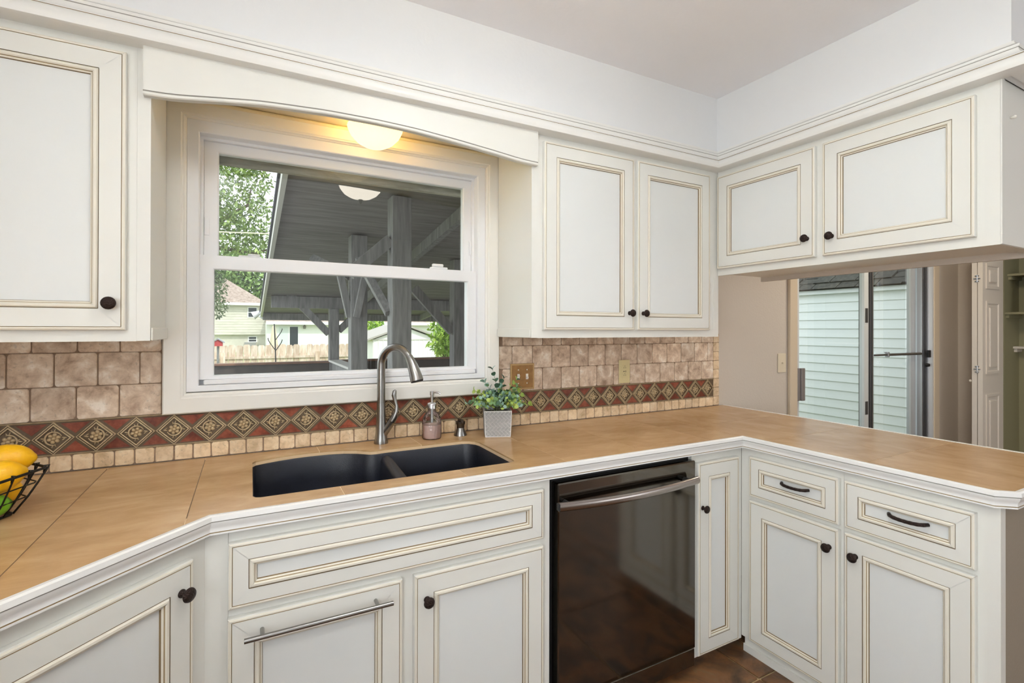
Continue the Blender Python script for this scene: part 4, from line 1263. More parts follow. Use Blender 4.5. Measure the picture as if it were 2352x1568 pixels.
fruit('lime', 'green lime at the bottom of the wire basket', 'lime', LIME, (-0.524, -0.454, 0.9510), (0.0, math.radians(35)), 0.034, 0.027, FG)

# ------------------------------------------------------------------ sliding patio door (structure)
dr = thing('door_1', loc=(4.17, 0.02, 0.0), kind='structure')
bm = bmesh.new()
box(bm, 3.155, 3.2345, -0.010, 0.0105, 0.0, 2.20, bev=0.003); box(bm, 5.1155, 5.205, -0.010, 0.0105, 0.0, 2.20, bev=0.003); box(bm, 3.155, 5.205, -0.010, 0.0105, 2.2005, 2.27, bev=0.003)
obj('casing', bm, pm('door_casing_paint', S(214, 198, 174), 0.5), dr)
bm = bmesh.new()
box(bm, 3.2352, 3.262, 0.012, 0.145, 0.002, 2.118); box(bm, 5.092, 5.1148, -0.004, 0.145, 0.002, 2.118)
box(bm, 3.262, 5.092, 0.012, 0.145, 2.09, 2.118); box(bm, 3.262, 5.092, 0.012, 0.145, 0.002, 0.03)
obj('frame', bm, pm('door_frame_white', S(226, 230, 234), 0.35, metal=0.3), dr)
bm = bmesh.new()
for x, w in ((5.030, 0.006), (5.046, 0.004), (5.060, 0.008)): box(bm, x, x + w, 0.03, 0.06, 0.032, 2.088)
obj('jamb_track', bm, ALUD, dr)
bm = bmesh.new(); box(bm, 5.070, 5.0915, 0.020, 0.060, 0.032, 2.088); box(bm, 5.010, 5.028, 0.035, 0.070, 0.032, 2.088)
obj('jamb_strip', bm, ALU, dr)
lp = obj('sliding_panel', ring(bmesh.new(), 3.270, 4.196, 0.032, 2.086, 0.058, 0.040, 0.075), pm('panel_white', S(226, 231, 233), 0.35, metal=0.2), dr)
obj('pane', newbox(3.329, 4.137, 0.0555, 0.0595, 0.092, 2.027), GLASSD, lp)
bm = newbox(3.272, 3.300, 0.012, 0.039, 0.885, 1.105, bev=0.003); box(bm, 3.300, 3.338, 0.002, 0.020, 0.885, 1.105, bev=0.003)
obj('door_handle', bm, pm('grey_handle', S(150, 144, 142), 0.35, metal=0.5), lp)
bm = bmesh.new()
for z0, z1 in ((1.42, 1.53), (0.72, 0.82)): box(bm, 4.150, 4.186, 0.0375, 0.0395, z0, z1)
obj('weather_pad', bm, ALUD, lp)
bm = bmesh.new()
for x, w in ((4.1975, 0.012), (4.224, 0.010), (4.252, 0.016)): box(bm, x, x + w, 0.045, 0.110, 0.032, 2.086)
obj('interlock_dark', bm, ALUD, dr)
bm = bmesh.new()
for x, w in ((4.211, 0.011), (4.236, 0.014), (4.270, 0.018)): box(bm, x, x + w, 0.050, 0.112, 0.032, 2.086)
obj('interlock_light', bm, ALU, dr)
rp = obj('fixed_panel', ring(bmesh.new(), 4.262, 5.008, 0.032, 2.086, 0.075, 0.080, 0.112), pm('panel_grey', S(196, 200, 202), 0.4, metal=0.3), dr)
obj('pane', newbox(4.338, 4.932, 0.094, 0.098, 0.108, 2.010), GLASSD, rp)
bm = bmesh.new(); tube(bm, [(4.295, 0.045, 1.168), (4.48, 0.045, 1.168)], 0.008, 12); tube(bm, [(4.481, 0.045, 1.168), (5.05, 0.045, 1.166)], 0.0105, 12)
lk = obj('security_bar', bm, pm('bar_steel', S(120, 116, 110), 0.35, metal=0.8), dr, smooth=0.8)
bm = bmesh.new(); box(bm, 4.470, 4.490, 0.032, 0.058, 1.150, 1.190, bev=0.002); box(bm, 4.440, 4.474, 0.040, 0.050, 1.184, 1.190)
obj('bar_clamp', bm, ALU, lk)
bm = bmesh.new(); box(bm, 5.045, 5.080, 0.0, 0.0195, 1.135, 1.195, bev=0.002)
obj('bar_bracket', bm, BLACKP, lk)
bm = bmesh.new(); lathe(bm, [(0, 0.02), (0.012, 0.02), (0.016, 0.0)], 14, Matrix.Translation((5.055, 0.020, 1.07)) @ Matrix.Rotation(PI / 2, 4, 'X'))
obj('door_lock', bm, BLACKP, dr)

# ------------------------------------------------------------------ folded pantry door
dr = thing('door_2', loc=(5.4, -0.26, 0.0), kind='structure')
for ya, yb_ in ((-0.2575, -0.2255), (-0.2935, -0.2620)):
    leaf = obj('door_leaf', newbox(5.200, 5.590, ya, yb_, 0.02, 2.06), DOORW, dr)
    if ya < -0.28:
        for z0, z1 in ((1.700, 1.905), (1.010, 1.600), (0.20, 0.845)):
            bm = bmesh.new()
            ring(bm, 5.255, 5.505, z0, z1, 0.026, ya - 0.007, ya + 0.004, ch=0.006)
            box(bm, 5.310, 5.450, ya - 0.009, ya + 0.002, z0 + 0.05, z1 - 0.05, bev=0.008)
            obj('raised_panel', bm, DOORW, leaf)
for z in (1.78, 1.05, 0.35):
    bm = bmesh.new()
    for dz in (-0.022, 0.0, 0.022): box(bm, 5.192, 5.1995, -0.272 - 0.008 * (dz == 0), -0.246 + 0.008 * (dz == 0), z + dz - 0.004, z + dz + 0.004)
    tube(bm, [(5.194, -0.2598, z - 0.03), (5.194, -0.2598, z + 0.03)], 0.004, 8)
    obj('hinge', bm, CHROME, dr)
bm = bmesh.new(); lathe(bm, [(0, 0), (0.008, 0), (0.007, 0.010), (0.014, 0.016), (0.010, 0.026), (0, 0.028)], 14, Matrix.Translation((5.23, -0.225, 0.95)) @ Matrix.Rotation(-PI / 2, 4, 'X'))
obj('knob', bm, DOORW, dr, smooth=True)
SG = 'pantry shelves'
for z, x0, lab in ((1.83, 5.78, 'olive painted pantry shelf, topmost one'), (1.50, 5.73, 'olive painted pantry shelf with thick front edge, middle one'), (1.205, 5.90, 'narrow pale pantry shelf below the thick one')):
    t = thing('pantry_shelf', lab, 'shelf', (5.9, -0.78, z), group=SG)
    obj('board', newbox(x0, 6.0295, -1.2995, -0.2605, z, z + 0.018), PANTRY if z > 1.3 else DOORW, t)
    obj('cleat', newbox(x0 + 0.02, 6.0295, -0.2805, -0.2605, z - 0.03, z - 0.0005), PANTRY if z > 1.3 else DOORW, t)
obj('pantry_divider', newbox(5.80, 6.0295, -0.42, -0.405, 1.519, 1.829), PANTRY, label='olive upright board between the pantry shelves', cat='divider')

# ------------------------------------------------------------------ outside: covered deck
GW = ramp_mat('grey_deck_paint', [(0.35, S(112, 112, 112)), (0.5, S(132, 131, 130)), (0.65, S(150, 149, 147))], scale=(6, 6, 0.6), nscale=6, rough=0.75, tint=0.05)
GWL = pm('grey_fascia_paint', S(206, 204, 198), 0.6)
GWD = ramp_mat('grey_roof_underside', [(0.35, S(112, 108, 106)), (0.5, S(128, 124, 121)), (0.65, S(142, 138, 134))], scale=(0.6, 6, 6), nscale=4, rough=0.8)
SHG = ramp_mat('dark_shingle', [(0.35, S(34, 34, 30)), (0.5, S(50, 50, 44)), (0.65, S(66, 64, 56))], nscale=22, rough=0.9, tint=0.18)
GRASS = ramp_mat('lawn', [(0.35, S(96, 120, 58)), (0.5, S(130, 150, 80)), (0.65, S(170, 178, 110))], nscale=3, rough=0.9)
obj('ground', newbox(-40, 60, 0.35, 90, -0.95, -0.80), GRASS, kind='structure')
obj('deck_floor', newbox(-2.5, 6.0, 0.16, 5.0, -0.30, -0.20), GW, kind='structure')
def rz(y): return 2.419 - 0.131 * y
RX0, RX1 = 0.20, 4.4
t = thing('porch_roof', 'grey sloping porch roof seen from below through the window', 'porch roof', (2.5, 3.0, rz(3.0)))
def slope_box(bm, x0, x1, y0, y1, d0, d1):
    vs = [bm.verts.new((x, y, rz(y) + d)) for x in (x0, x1) for y in (y0, y1) for d in (d0, d1)]
    for f in [(0, 1, 3, 2), (4, 6, 7, 5), (0, 4, 5, 1), (2, 3, 7, 6), (0, 2, 6, 4), (1, 5, 7, 3)]: bm.faces.new([vs[i] for i in f])
    return bm
nb_ = 10
for k in range(nb_):
    y0 = 0.17 + (6.30 - 0.17) * k / nb_; y1 = 0.17 + (6.30 - 0.17) * (k + 1) / nb_ - 0.004
    obj('ceiling_board', slope_box(bmesh.new(), RX0, RX1, y0, y1, 0.0, 0.02), GWD, t)
obj('roof_shingles', slope_box(bmesh.new(), RX0 - 0.045, RX1, 0.17, 6.34, 0.021, 0.055), pm('roof_edge_shingle', S(62, 64, 74), 0.8), t)
obj('rake_board', slope_box(bmesh.new(), RX0 - 0.03, RX0 - 0.001, 0.17, 6.30, -0.055, 0.0205), GWL, t)
for x in (1.35, 2.6, 3.9):
    obj('rafter', slope_box(bmesh.new(), x, x + 0.05, 0.17, 6.2, -0.09, -0.001), GW, t)
obj('eave_beam', newbox(RX0, RX1, 6.22, 6.30, rz(6.3) - 0.10, rz(6.3) - 0.002), GW, t)
obj('header_beam', newbox(RX0 + 0.06, RX1, 4.82, 4.92, rz(4.9) - 0.15, rz(4.9) - 0.002), GW, t)
PG = 'grey porch posts'
def post(label, x0, x1, y0, braces):
    y1 = y0 + 0.13
    t = thing('porch_post', label, 'post', ((x0 + x1) / 2, (y0 + y1) / 2, -0.20), group=PG)
    zt = rz(y1) - 0.003
    if 4.7 < y0 < 4.9: zt = rz(4.9) - 0.152
    obj('shaft', newbox(x0, x1, y0, y1, -0.199, zt, bev=0.004), GW, t)
    for p, q, w, d in braces:
        obj('brace', beam(bmesh.new(), p, q, w, d, upv=(0, 1, 0)), GW, t)
post('thick grey porch post nearest the window glass', 0.835, 0.965, 1.20,
     [((0.834, 1.26, 1.955), (0.575, 1.26, 1.715), 0.075, 0.05), ((0.834, 1.28, 1.47), (0.70, 1.60, 1.86), 0.05, 0.05)])
post('grey porch post with a V of two braces', 0.735, 0.865, 2.10,
     [((0.734, 2.16, 1.46), (0.655, 2.16, 1.82), 0.05, 0.06), ((0.775, 2.098, 1.46), (0.835, 2.05, 1.80), 0.05, 0.05), ((0.734, 2.20, 1.80), (0.50, 2.6, 1.98), 0.06, 0.05)])
post('farthest grey porch post at the deck railing', 0.945, 1.065, 4.80,
     [((0.944, 4.86, 1.30), (0.46, 4.86, 1.815), 0.085, 0.06), ((1.066, 4.86, 1.34), (1.42, 4.86, 1.68), 0.085, 0.06)])
post('grey porch post at the right edge of the window', 1.815, 1.945, 2.60,
     [((1.814, 2.66, 1.34), (1.42, 2.66, 1.76), 0.085, 0.05)])
RG = 'deck railings'
def railing(label, x0, x1, zt, zb, nbal):
    t = thing('deck_railing', label, 'railing', ((x0 + x1) / 2, 4.85, -0.20), group=RG)
    obj('cap', newbox(x0, x1, 4.78, 4.92, zt - 0.025, zt, bev=0.004), pm('rail_cap_wood', S(120, 84, 62), 0.6, noise=(12, 0.2)), t)
    obj('apron', newbox(x0, x1, 4.82, 4.88, zb, zt - 0.0255), pm('rail_apron_wood', S(70, 62, 56), 0.7, noise=(12, 0.25)), t)
    for k in range(nbal):
        x = x0 + (k + 0.5) * (x1 - x0) / nbal
        obj('baluster', newbox(x - 0.045, x + 0.045, 4.835, 4.865, -0.199, zb - 0.0005), GW, t)
railing('brown deck rail left of the far post', -2.4, 0.944, 0.945, 0.79, 22)
railing('grey deck rail right of the far post', 1.066, 5.5, 0.955, 0.745, 28)
t = thing('railing_ledge', 'pale grey ledge board running from the far post toward the house', 'ledge', (0.99, 3.5, 0.90))
obj('board', newbox(0.93, 1.075, 2.45, 4.775, 0.935, 0.962, bev=0.003), GWL, t)
obj('support', newbox(0.97, 1.03, 2.50, 4.775, 0.70, 0.9345), GW, t)
# exterior head board of the window opening
obj('trim_4', newbox(-0.20, 0.96, 0.1505, 0.172, 1.992, 2.12), ramp_mat('weathered_board', [(0.35, S(150, 146, 134)), (0.6, S(190, 186, 174))], scale=(1, 6, 6), nscale=6, rough=0.8), kind='structure')
# flood light on the porch fascia
t = thing('flood_light', 'white twin flood light on the corner of the porch roof', 'flood light', (0.30, 6.34, 1.60))
FW = pm('white_metal', S(220, 222, 224), 0.4)
obj('mount', newbox(0.26, 0.36, 6.305, 6.38, 1.58, 1.68, bev=0.01), FW, t)
for dx, dz, yy in ((-0.20, -0.07, 6.30), (-0.10, -0.10, 6.44)):
    bm = bmesh.new()
    tube(bm, [(0.30, 6.345, 1.64), (0.30 + dx * 0.45, yy, 1.64 + dz * 0.2), (0.30 + dx * 0.75, yy, 1.64 + dz * 0.6), (0.30 + dx * 1.15, yy, 1.64 + dz * 1.2)], [0.02, 0.028, 0.034, 0.062], 16)
    obj('lamp_head', bm, FW, t, smooth=0.8)
# ------------------------------------------------------------------ garden and neighbours
FENCE = ramp_mat('cedar_picket', [(0.35, S(186, 160, 138)), (0.5, S(210, 190, 170)), (0.65, S(228, 214, 200))], scale=(4, 4, 0.7), nscale=5, rough=0.8, tint=0.12)
t = thing('picket_fence', 'weathered cedar dog-ear fence across the back yard', 'fence', (0.5, 10.0, -0.80))
bmp = bmesh.new()
front_poly(bmp, [(-0.066, -0.79), (0.066, -0.79), (0.066, 0.985), (0.042, 1.015), (-0.042, 1.015), (-0.066, 0.985)], -0.01, 0.01)
PIC = mesh_of(bmp, FENCE, 'picket')
for k in range(28):
    x = -1.4 + 0.139 * k
    inst('picket', PIC, t, Matrix.Translation((x, 10.0 + random.uniform(-0.004, 0.004), random.uniform(-0.012, 0.012))))
for z in (0.72, -0.2):
    obj('rail', newbox(-1.5, 2.45, 9.955, 9.985, z, z + 0.05), FENCE, t)
for x in (-0.5, 1.35):
    obj('fence_post', newbox(x, x + 0.09, 9.90, 9.95, -0.80, 0.86), FENCE, t)

def house(name, label, loc): return thing(name, label, 'house', loc, group=None)
SIDL = ramp_mat('neighbour_siding', [(0.35, S(196, 192, 180)), (0.6, S(214, 210, 198))], nscale=0.8, rough=0.8)
SIDW = pm('white_siding', S(232, 232, 230), 0.8)
ROOFB = ramp_mat('brown_roof', [(0.35, S(132, 116, 104)), (0.5, S(154, 138, 126)), (0.65, S(172, 158, 146))], nscale=5, rough=0.9)
DKW = pm('dark_window_glass', S(44, 52, 60), 0.15)
# left two-storey house
HLx = lambda x: x * 2.361
t = house('neighbour_house', 'two-storey beige sided neighbour house with brown hip roof behind the fence', (-2.0, 52, -0.8))
y = 50.0
def hl(x): return x * 2.361
def hz(z): return 1.3656 + (z - 1.3656) * 2.361
obj('wall', newbox(-9.0, hl(0.655), y, y + 8, -0.8, hz(2.31)), SIDL, t)
obj('upper_storey', newbox(-9.0, hl(0.665), y - 0.35, y - 0.01, hz(1.13), hz(2.31)), SIDL, t)
for k in range(12):
    z = hz(1.13) + k * (hz(2.31) - hz(1.13)) / 12
    obj('siding_board', newbox(-9.0, hl(0.667), y - 0.375, y - 0.351, z, z + 0.20), SIDL, t)
bm = bmesh.new()
e0, e1 = -9.6, hl(0.69)
ze = hz(2.35)
vv = [bm.verts.new(p) for p in ((e0, y - 0.8, ze), (e1, y - 0.8, ze), (e1, y + 8.6, ze), (e0, y + 8.6, ze), (-6.0, y + 3.9, hz(3.45)), (hl(-0.85), y + 3.9, hz(3.45)))]
for f in ((0, 1, 5, 4), (1, 2, 5), (2, 3, 4, 5), (3, 0, 4), (3, 2, 1, 0)): bm.faces.new([vv[i] for i in f])
obj('roof', bm, ROOFB, t)
obj('gutter', newbox(e0, e1, y - 0.95, y - 0.80, ze - 0.22, ze + 0.02), pm('white_gutter', S(226, 226, 222), 0.5), t)
for (xa, xb, za, zb, fr) in ((0.03, 0.31, 1.82, 2.17, -0.376), (0.05, 0.30, 0.86, 1.03, -0.001)):
    w = obj('window', newbox(hl(xa) - 0.08, hl(xb) + 0.08, y + fr - 0.05, y + fr, hz(za) - 0.08, hz(zb) + 0.08), SIDW, t)
    obj('pane', newbox(hl(xa), hl(xb), y + fr - 0.06, y + fr - 0.0505, hz(za), hz((za + zb) / 2) - 0.03), DKW, w)
    obj('pane', newbox(hl(xa), hl(xb), y + fr - 0.06, y + fr - 0.0505, hz((za + zb) / 2) + 0.03, hz(zb)), DKW, w)
obj('window_unit', newbox(hl(-0.10), hl(0.29), y - 0.45, y - 0.02, hz(0.66), hz(0.83)), pm('grey_unit', S(150, 150, 148), 0.6), t)
# white house in the middle
t = house('neighbour_house', 'low white neighbour house with gutter and patio door behind the fence', (8, 48, -0.8))
y = 46.0
def ml(x): return x * 2.523
def mz(z): return 1.3656 + (z - 1.3656) * 2.523
obj('wall', newbox(ml(0.575), 24.0, y, y + 3.0, -0.8, mz(1.56)), SIDW, t)
bm = bmesh.new()
vv = [bm.verts.new(p) for p in ((ml(0.55), y - 0.6, mz(1.60)), (24.5, y - 0.6, mz(1.60)), (24.5, y + 3.2, mz(1.98)), (ml(0.62), y + 3.2, mz(1.98)), (ml(0.55), y + 3.2, mz(1.6)), (24.5, y + 3.2, mz(1.6)))]
for f in ((0, 1, 2, 3), (4, 5, 1, 0), (0, 3, 4), (1, 5, 2), (5, 4, 3, 2)): bm.faces.new([vv[i] for i in f])
obj('roof', bm, ROOFB, t)
obj('gutter', newbox(ml(0.55), 24.5, y - 0.75, y - 0.60, mz(1.60) - 0.24, mz(1.60) + 0.03), pm('white_gutter_b', S(236, 238, 240), 0.5), t)
d_ = obj('patio_door', newbox(ml(0.93), ml(1.60), y - 0.05, y - 0.002, -0.6, mz(1.47)), pm('door_white', S(224, 228, 228), 0.5), t)
obj('pane', newbox(ml(1.31), ml(1.57), y - 0.06, y - 0.0505, -0.4, mz(1.43)), DKW, d_)
obj('pane', newbox(ml(0.97), ml(1.25), y - 0.06, y - 0.0505, -0.4, mz(1.43)), pm('curtained_glass', S(206, 214, 214), 0.3), d_)
bm = bmesh.new(); lathe(bm, [(0, 0), (0.10, 0), (0.14, 0.22), (0.05, 0.32), (0, 0.36)], 10, Matrix.Translation((ml(1.78), y - 0.16, mz(1.36))))
obj('wall_lamp', bm, pm('lamp_grey', S(120, 116, 110), 0.5), t)
# folded patio umbrella by the white house
t = thing('patio_umbrella', 'folded beige patio umbrella standing before the white house', 'umbrella', (ml(0.79), y - 2.2, -0.8))
bm = bmesh.new(); lathe(bm, [(0, 2.45), (0.10, 2.35), (0.20, 1.6), (0.34, 0.5), (0.28, 0.45), (0, 0.5)], 12, Matrix.Translation((ml(0.765), y - 2.2, -0.8)), flute=0.12, nfl=6)
obj('canopy', bm, pm('beige_canvas', S(206, 194, 172), 0.9), t)
bm = bmesh.new(); tube(bm, [(ml(0.765), y - 2.2, -0.79), (ml(0.765), y - 2.2, -0.29)], 0.05, 8); obj('pole', bm, GW, t)
# garden shed
t = thing('garden_shed', 'white vertical-sided garden shed with grey gable roof', 'shed', (4.0, 13.2, -0.8))
y = 12.0
obj('wall', newbox(3.08, 4.98, y, y + 2.6, -0.8, 1.06), SIDW, t)
bm = bmesh.new(); front_poly(bm, [(3.08, 1.061), (4.98, 1.061), (4.03, 1.40)], y, y + 2.6); obj('gable', bm, SIDW, t)
obj('frieze', newbox(3.05, 5.01, y - 0.02, y - 0.002, 1.045, 1.075), GWL, t)
for k in range(15):
    x = 3.10 + 0.13 * k
    obj('batten', newbox(x, x + 0.025, y - 0.012, y - 0.001, -0.8, 1.044), SIDW, t)
for s in (-1, 1):
    bm = bmesh.new()
    a, b = (4.03, 1.44), (4.03 + s * 1.12, 1.035)
    P = [(a[0], a[1]), (b[0], b[1]), (b[0], b[1] + 0.05), (a[0], a[1] + 0.05)]
    front_poly(bm, P if s < 0 else P[::-1], y - 0.12, y + 2.75); obj('roof_slope', bm, pm('shed_roof', S(168, 164, 156), 0.8), t)
obj('corner_board', newbox(4.93, 5.0, y - 0.02, y - 0.013, -0.8, 1.044), pm('dark_corner', S(70, 76, 70), 0.7), t)
# little red barn-shaped feeder
t = thing('bird_house', 'small red bird house with grey roof above the fence', 'bird house', (-0.46, 8.5, -0.8))
RED = pm('barn_red', S(186, 60, 62), 0.7)
bm = bmesh.new(); front_poly(bm, [(-0.55, 1.045), (-0.40, 1.045), (-0.40, 1.115), (-0.475, 1.165), (-0.55, 1.115)], 8.42, 8.58); obj('box', bm, RED, t)
bm = bmesh.new()
front_poly(bm, [(-0.375, 1.10), (-0.365, 1.115), (-0.475, 1.19), (-0.475, 1.17)], 8.39, 8.61); front_poly(bm, [(-0.475, 1.17), (-0.475, 1.19), (-0.585, 1.115), (-0.575, 1.10)], 8.39, 8.61)
obj('roof', bm, pm('feeder_roof', S(150, 152, 160), 0.6), t)
bm = bmesh.new(); tube(bm, [(-0.475, 8.5, -0.8), (-0.475, 8.5, 1.0445)], 0.02, 8); obj('pole', bm, GW, t)
# shepherd hook
t = thing('garden_hook', 'thin black garden hook pole in front of the fence', 'garden hook', (0.47, 8.0, -0.8))
bm = bmesh.new()
tube(bm, [(0.47, 8.0, -0.8), (0.46, 8.0, 0.6), (0.445, 8.0, 1.15), (0.43, 8.0, 1.45)], 0.011, 8)
obj('pole', bm, BLACKP, t)
for s, z0 in ((1, 1.15), (-1, 0.98), (1, 0.95)):
    bm = bmesh.new(); P = [(0.445 + s * 0.13 * math.sin(a) * 0.9, 8.0, z0 + 0.22 * math.sin(a / 1.3)) for a in [i * 0.2 for i in range(10)]]
    tube(bm, P, 0.008, 6); obj('hook', bm, BLACKP, t)
# overhead wire
bm = bmesh.new(); tube(bm, [(-6, 15, 4.10), (-0.73, 15, 4.22), (0.84, 15, 4.30), (10, 15, 4.9)], 0.018, 6)
obj('overhead_wire', bm, pm('wire_cream', S(226, 216, 190), 0.6), label='thin pale utility wire crossing before the big tree', cat='wire')

# trees
def leafmat(name, cols):
    m, nt, b = nodes(name)
    tc = nt.nodes.new('ShaderNodeTexCoord'); t_ = nt.nodes.new('ShaderNodeTexNoise'); t_.inputs['Scale'].default_value = 2.2; t_.inputs['Detail'].default_value = 6
    r = nt.nodes.new('ShaderNodeValToRGB')
    els = r.color_ramp.elements
    while len(els) < len(cols): els.new(0.5)
    for i, (e_, c_) in enumerate(zip(els, cols)): e_.position = 0.3 + 0.4 * i / (len(cols) - 1); e_.color = c_
    nt.links.new(tc.outputs['Object'], t_.inputs['Vector']); nt.links.new(t_.outputs[0], r.inputs[0]); nt.links.new(r.outputs[0], b.inputs['Base Color'])
    b.inputs['Roughness'].default_value = 0.55
    b.inputs['Subsurface Weight'].default_value = 0.0
    return m
def foliage(blobs, n, size, seed, droop=0.0):
    rg = random.Random(seed)
    V = []; F = []
    tot = sum(b[3] * b[4] * b[5] for b in blobs)
    for (x, y, z, rx, ry, rz_) in blobs:
        k = int(n * rx * ry * rz_ / tot)
        for _ in range(k):
            while True:
                p = Vector((rg.uniform(-1, 1), rg.uniform(-1, 1), rg.uniform(-1, 1)))
                if 0.15 < p.length < 1: break
            c = Vector((x + p.x * rx, y + p.y * ry, z + p.z * rz_))
            d = Vector((rg.uniform(-1, 1), rg.uniform(-1, 1), rg.uniform(-1, 1) - droop)).normalized()
            s = d.cross(Vector((rg.uniform(-1, 1), rg.uniform(-1, 1), rg.uniform(-1, 1)))).normalized()
            L = size * rg.uniform(0.7, 1.4); W_ = L * 0.42
            i0 = len(V)
            V += [c, c + d * L * 0.5 + s * W_ * 0.5, c + d * L, c + d * L * 0.5 - s * W_ * 0.5]
            F.append((i0, i0 + 1, i0 + 2, i0 + 3))
    me = bpy.data.meshes.new('foliage'); me.from_pydata([tuple(v_) for v_ in V], [], F); me.update()
    return me
def tree(name, label, loc, trunk, blobs, n, size, mat, seed, droop=0.0, limbs=()):
    t = thing(name, label, 'tree', loc)
    me = foliage(blobs, n, size, seed, droop); me.materials.append(mat)
    inst('foliage', me, t, I4, kind='stuff')
    BARK = bpy.data.materials.get('bark') or pm('bark', S(96, 84, 72), 0.9, noise=(6, 0.3))
    bm = bmesh.new(); tube(bm, trunk[0], trunk[1], 8); obj('trunk', bm, BARK, t)
    for P, R_ in limbs:
        bm = bmesh.new(); tube(bm, P, R_, 6); obj('branch', bm, BARK, t)
    return t
OAK = leafmat('oak_leaves', [S(70, 92, 48), S(112, 136, 70), S(160, 178, 104)])
FARL = leafmat('far_leaves', [S(92, 122, 70), S(122, 152, 88), S(160, 184, 112)])
BUSH = leafmat('bush_leaves', [S(86, 130, 40), S(138, 176, 52), S(190, 208, 92)])
tree('shade_tree', 'large airy green tree filling the upper left of the window', (-3.6, 20, -0.8),
     ([(-3.6, 20, -0.8), (-3.5, 20, 1.6), (-3.0, 19.8, 4.0), (-1.8, 19.3, 6.0)], [0.30, 0.26, 0.20, 0.10]),
     [(-2.6, 19.5, 5.6, 2.0, 1.6, 2.2), (-0.6, 18.6, 6.6, 1.5, 1.5, 1.5), (0.05, 18.2, 5.1, 1.15, 1.2, 1.0), (-0.8, 18.4, 4.6, 1.5, 1.3, 0.8), (-0.2, 18.4, 7.6, 1.2, 1.2, 0.8), (0.25, 18.0, 4.25, 0.7, 0.9, 0.35)],
     9000, 0.17, OAK, 3, 0.2,
     limbs=[([(-3.0, 19.8, 4.0), (-1.4, 18.8, 4.3), (0.3, 18.2, 4.1), (1.0, 18.1, 4.4)], [0.12, 0.08, 0.05, 0.02]), ([(-2.4, 19.6, 5.0), (-0.9, 18.6, 5.2), (0.0, 18.2, 5.8), (0.1, 18.1, 6.4)], [0.12, 0.08, 0.05, 0.02])])
tree('shade_tree', 'dark drooping branch of leaves at the left edge of the lower pane', (-1.6, 16.5, -0.8),
     ([(-1.7, 16.5, -0.8), (-1.65, 16.5, 1.5), (-1.3, 16.4, 2.8)], [0.12, 0.10, 0.05]),
     [(-0.98, 16.2, 2.7, 0.42, 0.5, 0.5), (-0.85, 16.2, 2.1, 0.34, 0.4, 0.4), (-1.3, 16.3, 3.0, 0.6, 0.5, 0.5)], 1500, 0.12, leafmat('dark_leaves', [S(52, 66, 46), S(84, 100, 66), S(110, 126, 84)]), 5, 0.5)  # leaf greens darker than those of the big tree
tree('background_tree', 'bright green round tree behind the neighbour roof', (1.5, 66, -0.8),
     ([(1.5, 66, -0.8), (1.5, 66, 4.0)], [0.4, 0.3]),
     [(1.2, 64, 7.2, 4.2, 3.0, 3.4), (-2.6, 64, 7.8, 3.2, 3.0, 3.2), (3.2, 63, 5.0, 2.8, 2.6, 2.6)], 7000, 0.55, FARL, 8)
tree('garden_bush', 'bright yellow-green leafy bush right of the shed', (3.45, 7.2, -0.8),
     ([(3.40, 7.2, -0.8), (3.42, 7.2, 0.5), (3.40, 7.2, 1.4)], [0.05, 0.04, 0.02]),
     [(3.42, 7.1, 1.48, 0.36, 0.4, 0.24), (3.34, 7.0, 1.16, 0.30, 0.35, 0.26), (3.50, 7.1, 0.92, 0.34, 0.35, 0.20), (3.72, 7.1, 1.25, 0.4, 0.4, 0.5)], 1700, 0.115, BUSH, 9, 0.7)
tree('garden_bush', 'small green shrub peeking over the shed roof', (4.6, 17.5, -0.8),
     ([(4.3, 17.5, -0.8), (4.3, 17.5, 1.2)], [0.05, 0.03]),
     [(4.28, 17.5, 1.55, 0.45, 0.4, 0.35)], 450, 0.14, BUSH, 12)

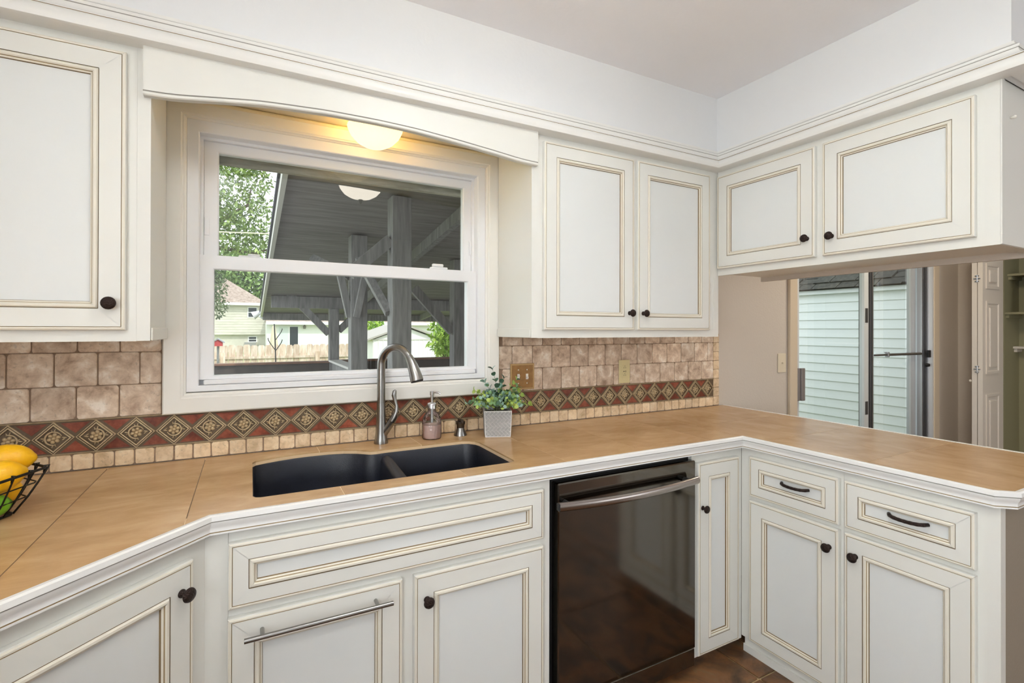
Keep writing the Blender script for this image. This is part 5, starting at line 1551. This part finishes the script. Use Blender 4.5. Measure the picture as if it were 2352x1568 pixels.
# ------------------------------------------------------------------ sided outbuilding beyond the sliding door
t = thing('outbuilding', 'white lap-sided outbuilding with dark shingle roof outside the sliding door', 'outbuilding', (8.2, 3.0, -0.8))
WS = pm('lap_siding_white', S(238, 244, 240), 0.55, noise=(2, 0.02))
obj('wall', newbox(7.16, 9.4, 0.42, 7.5, -0.8, 1.90), WS, t)
PC = 0.1205
bm = bmesh.new()
P = [(7.155, 0.0), (7.121, 0.0), (7.119, 0.004), (7.126, 0.06), (7.131, PC), (7.155, PC)]
A = [bm.verts.new((x, 0.40, z)) for x, z in P]; B = [bm.verts.new((x, 7.5, z)) for x, z in P]
for i in range(len(P)): bm.faces.new((A[i], A[(i + 1) % len(P)], B[(i + 1) % len(P)], B[i]))
bm.faces.new(list(reversed(A))); bm.faces.new(B)
LAP = mesh_of(bm, WS, 'siding_board')
for k in range(22):
    inst('siding_board', LAP, t, Matrix.Translation((0, 0, -0.79 + PC * k)))
obj('eave_trim', newbox(7.06, 7.16, 0.38, 7.5, 1.862, 1.918), WS, t)
bm = bmesh.new()
vv = [bm.verts.new(p) for p in ((7.02, 0.36, 1.920), (7.02, 7.5, 1.920), (9.4, 7.5, 3.3), (9.4, 0.36, 3.3), (9.4, 7.5, 1.92), (9.4, 0.36, 1.92))]
for f in ((0, 1, 2, 3), (0, 3, 5), (1, 4, 2), (0, 5, 4, 1), (3, 2, 4, 5)): bm.faces.new([vv[i] for i in f])
obj('roof_deck', bm, pm('roof_felt', S(40, 40, 38), 0.9), t)
sl = math.atan2(1.38, 2.38)
for r in range(4):
    y = 0.37 + random.uniform(0, 0.1)
    while y < 5.6:
        w = random.uniform(0.20, 0.34)
        M = Matrix.Translation((7.02 + 0.145 * r, 0, 1.925 + 0.145 * r * math.tan(sl))) @ Matrix.Rotation(-sl, 4, 'Y')
        th = random.choice([0.010, 0.026])
        bm = newbox(-0.01, 0.185, y, y + w - 0.012, 0.002 + 0.004, 0.006 + th)
        obj('shingle', bm, SHG, t, M)
        y += w
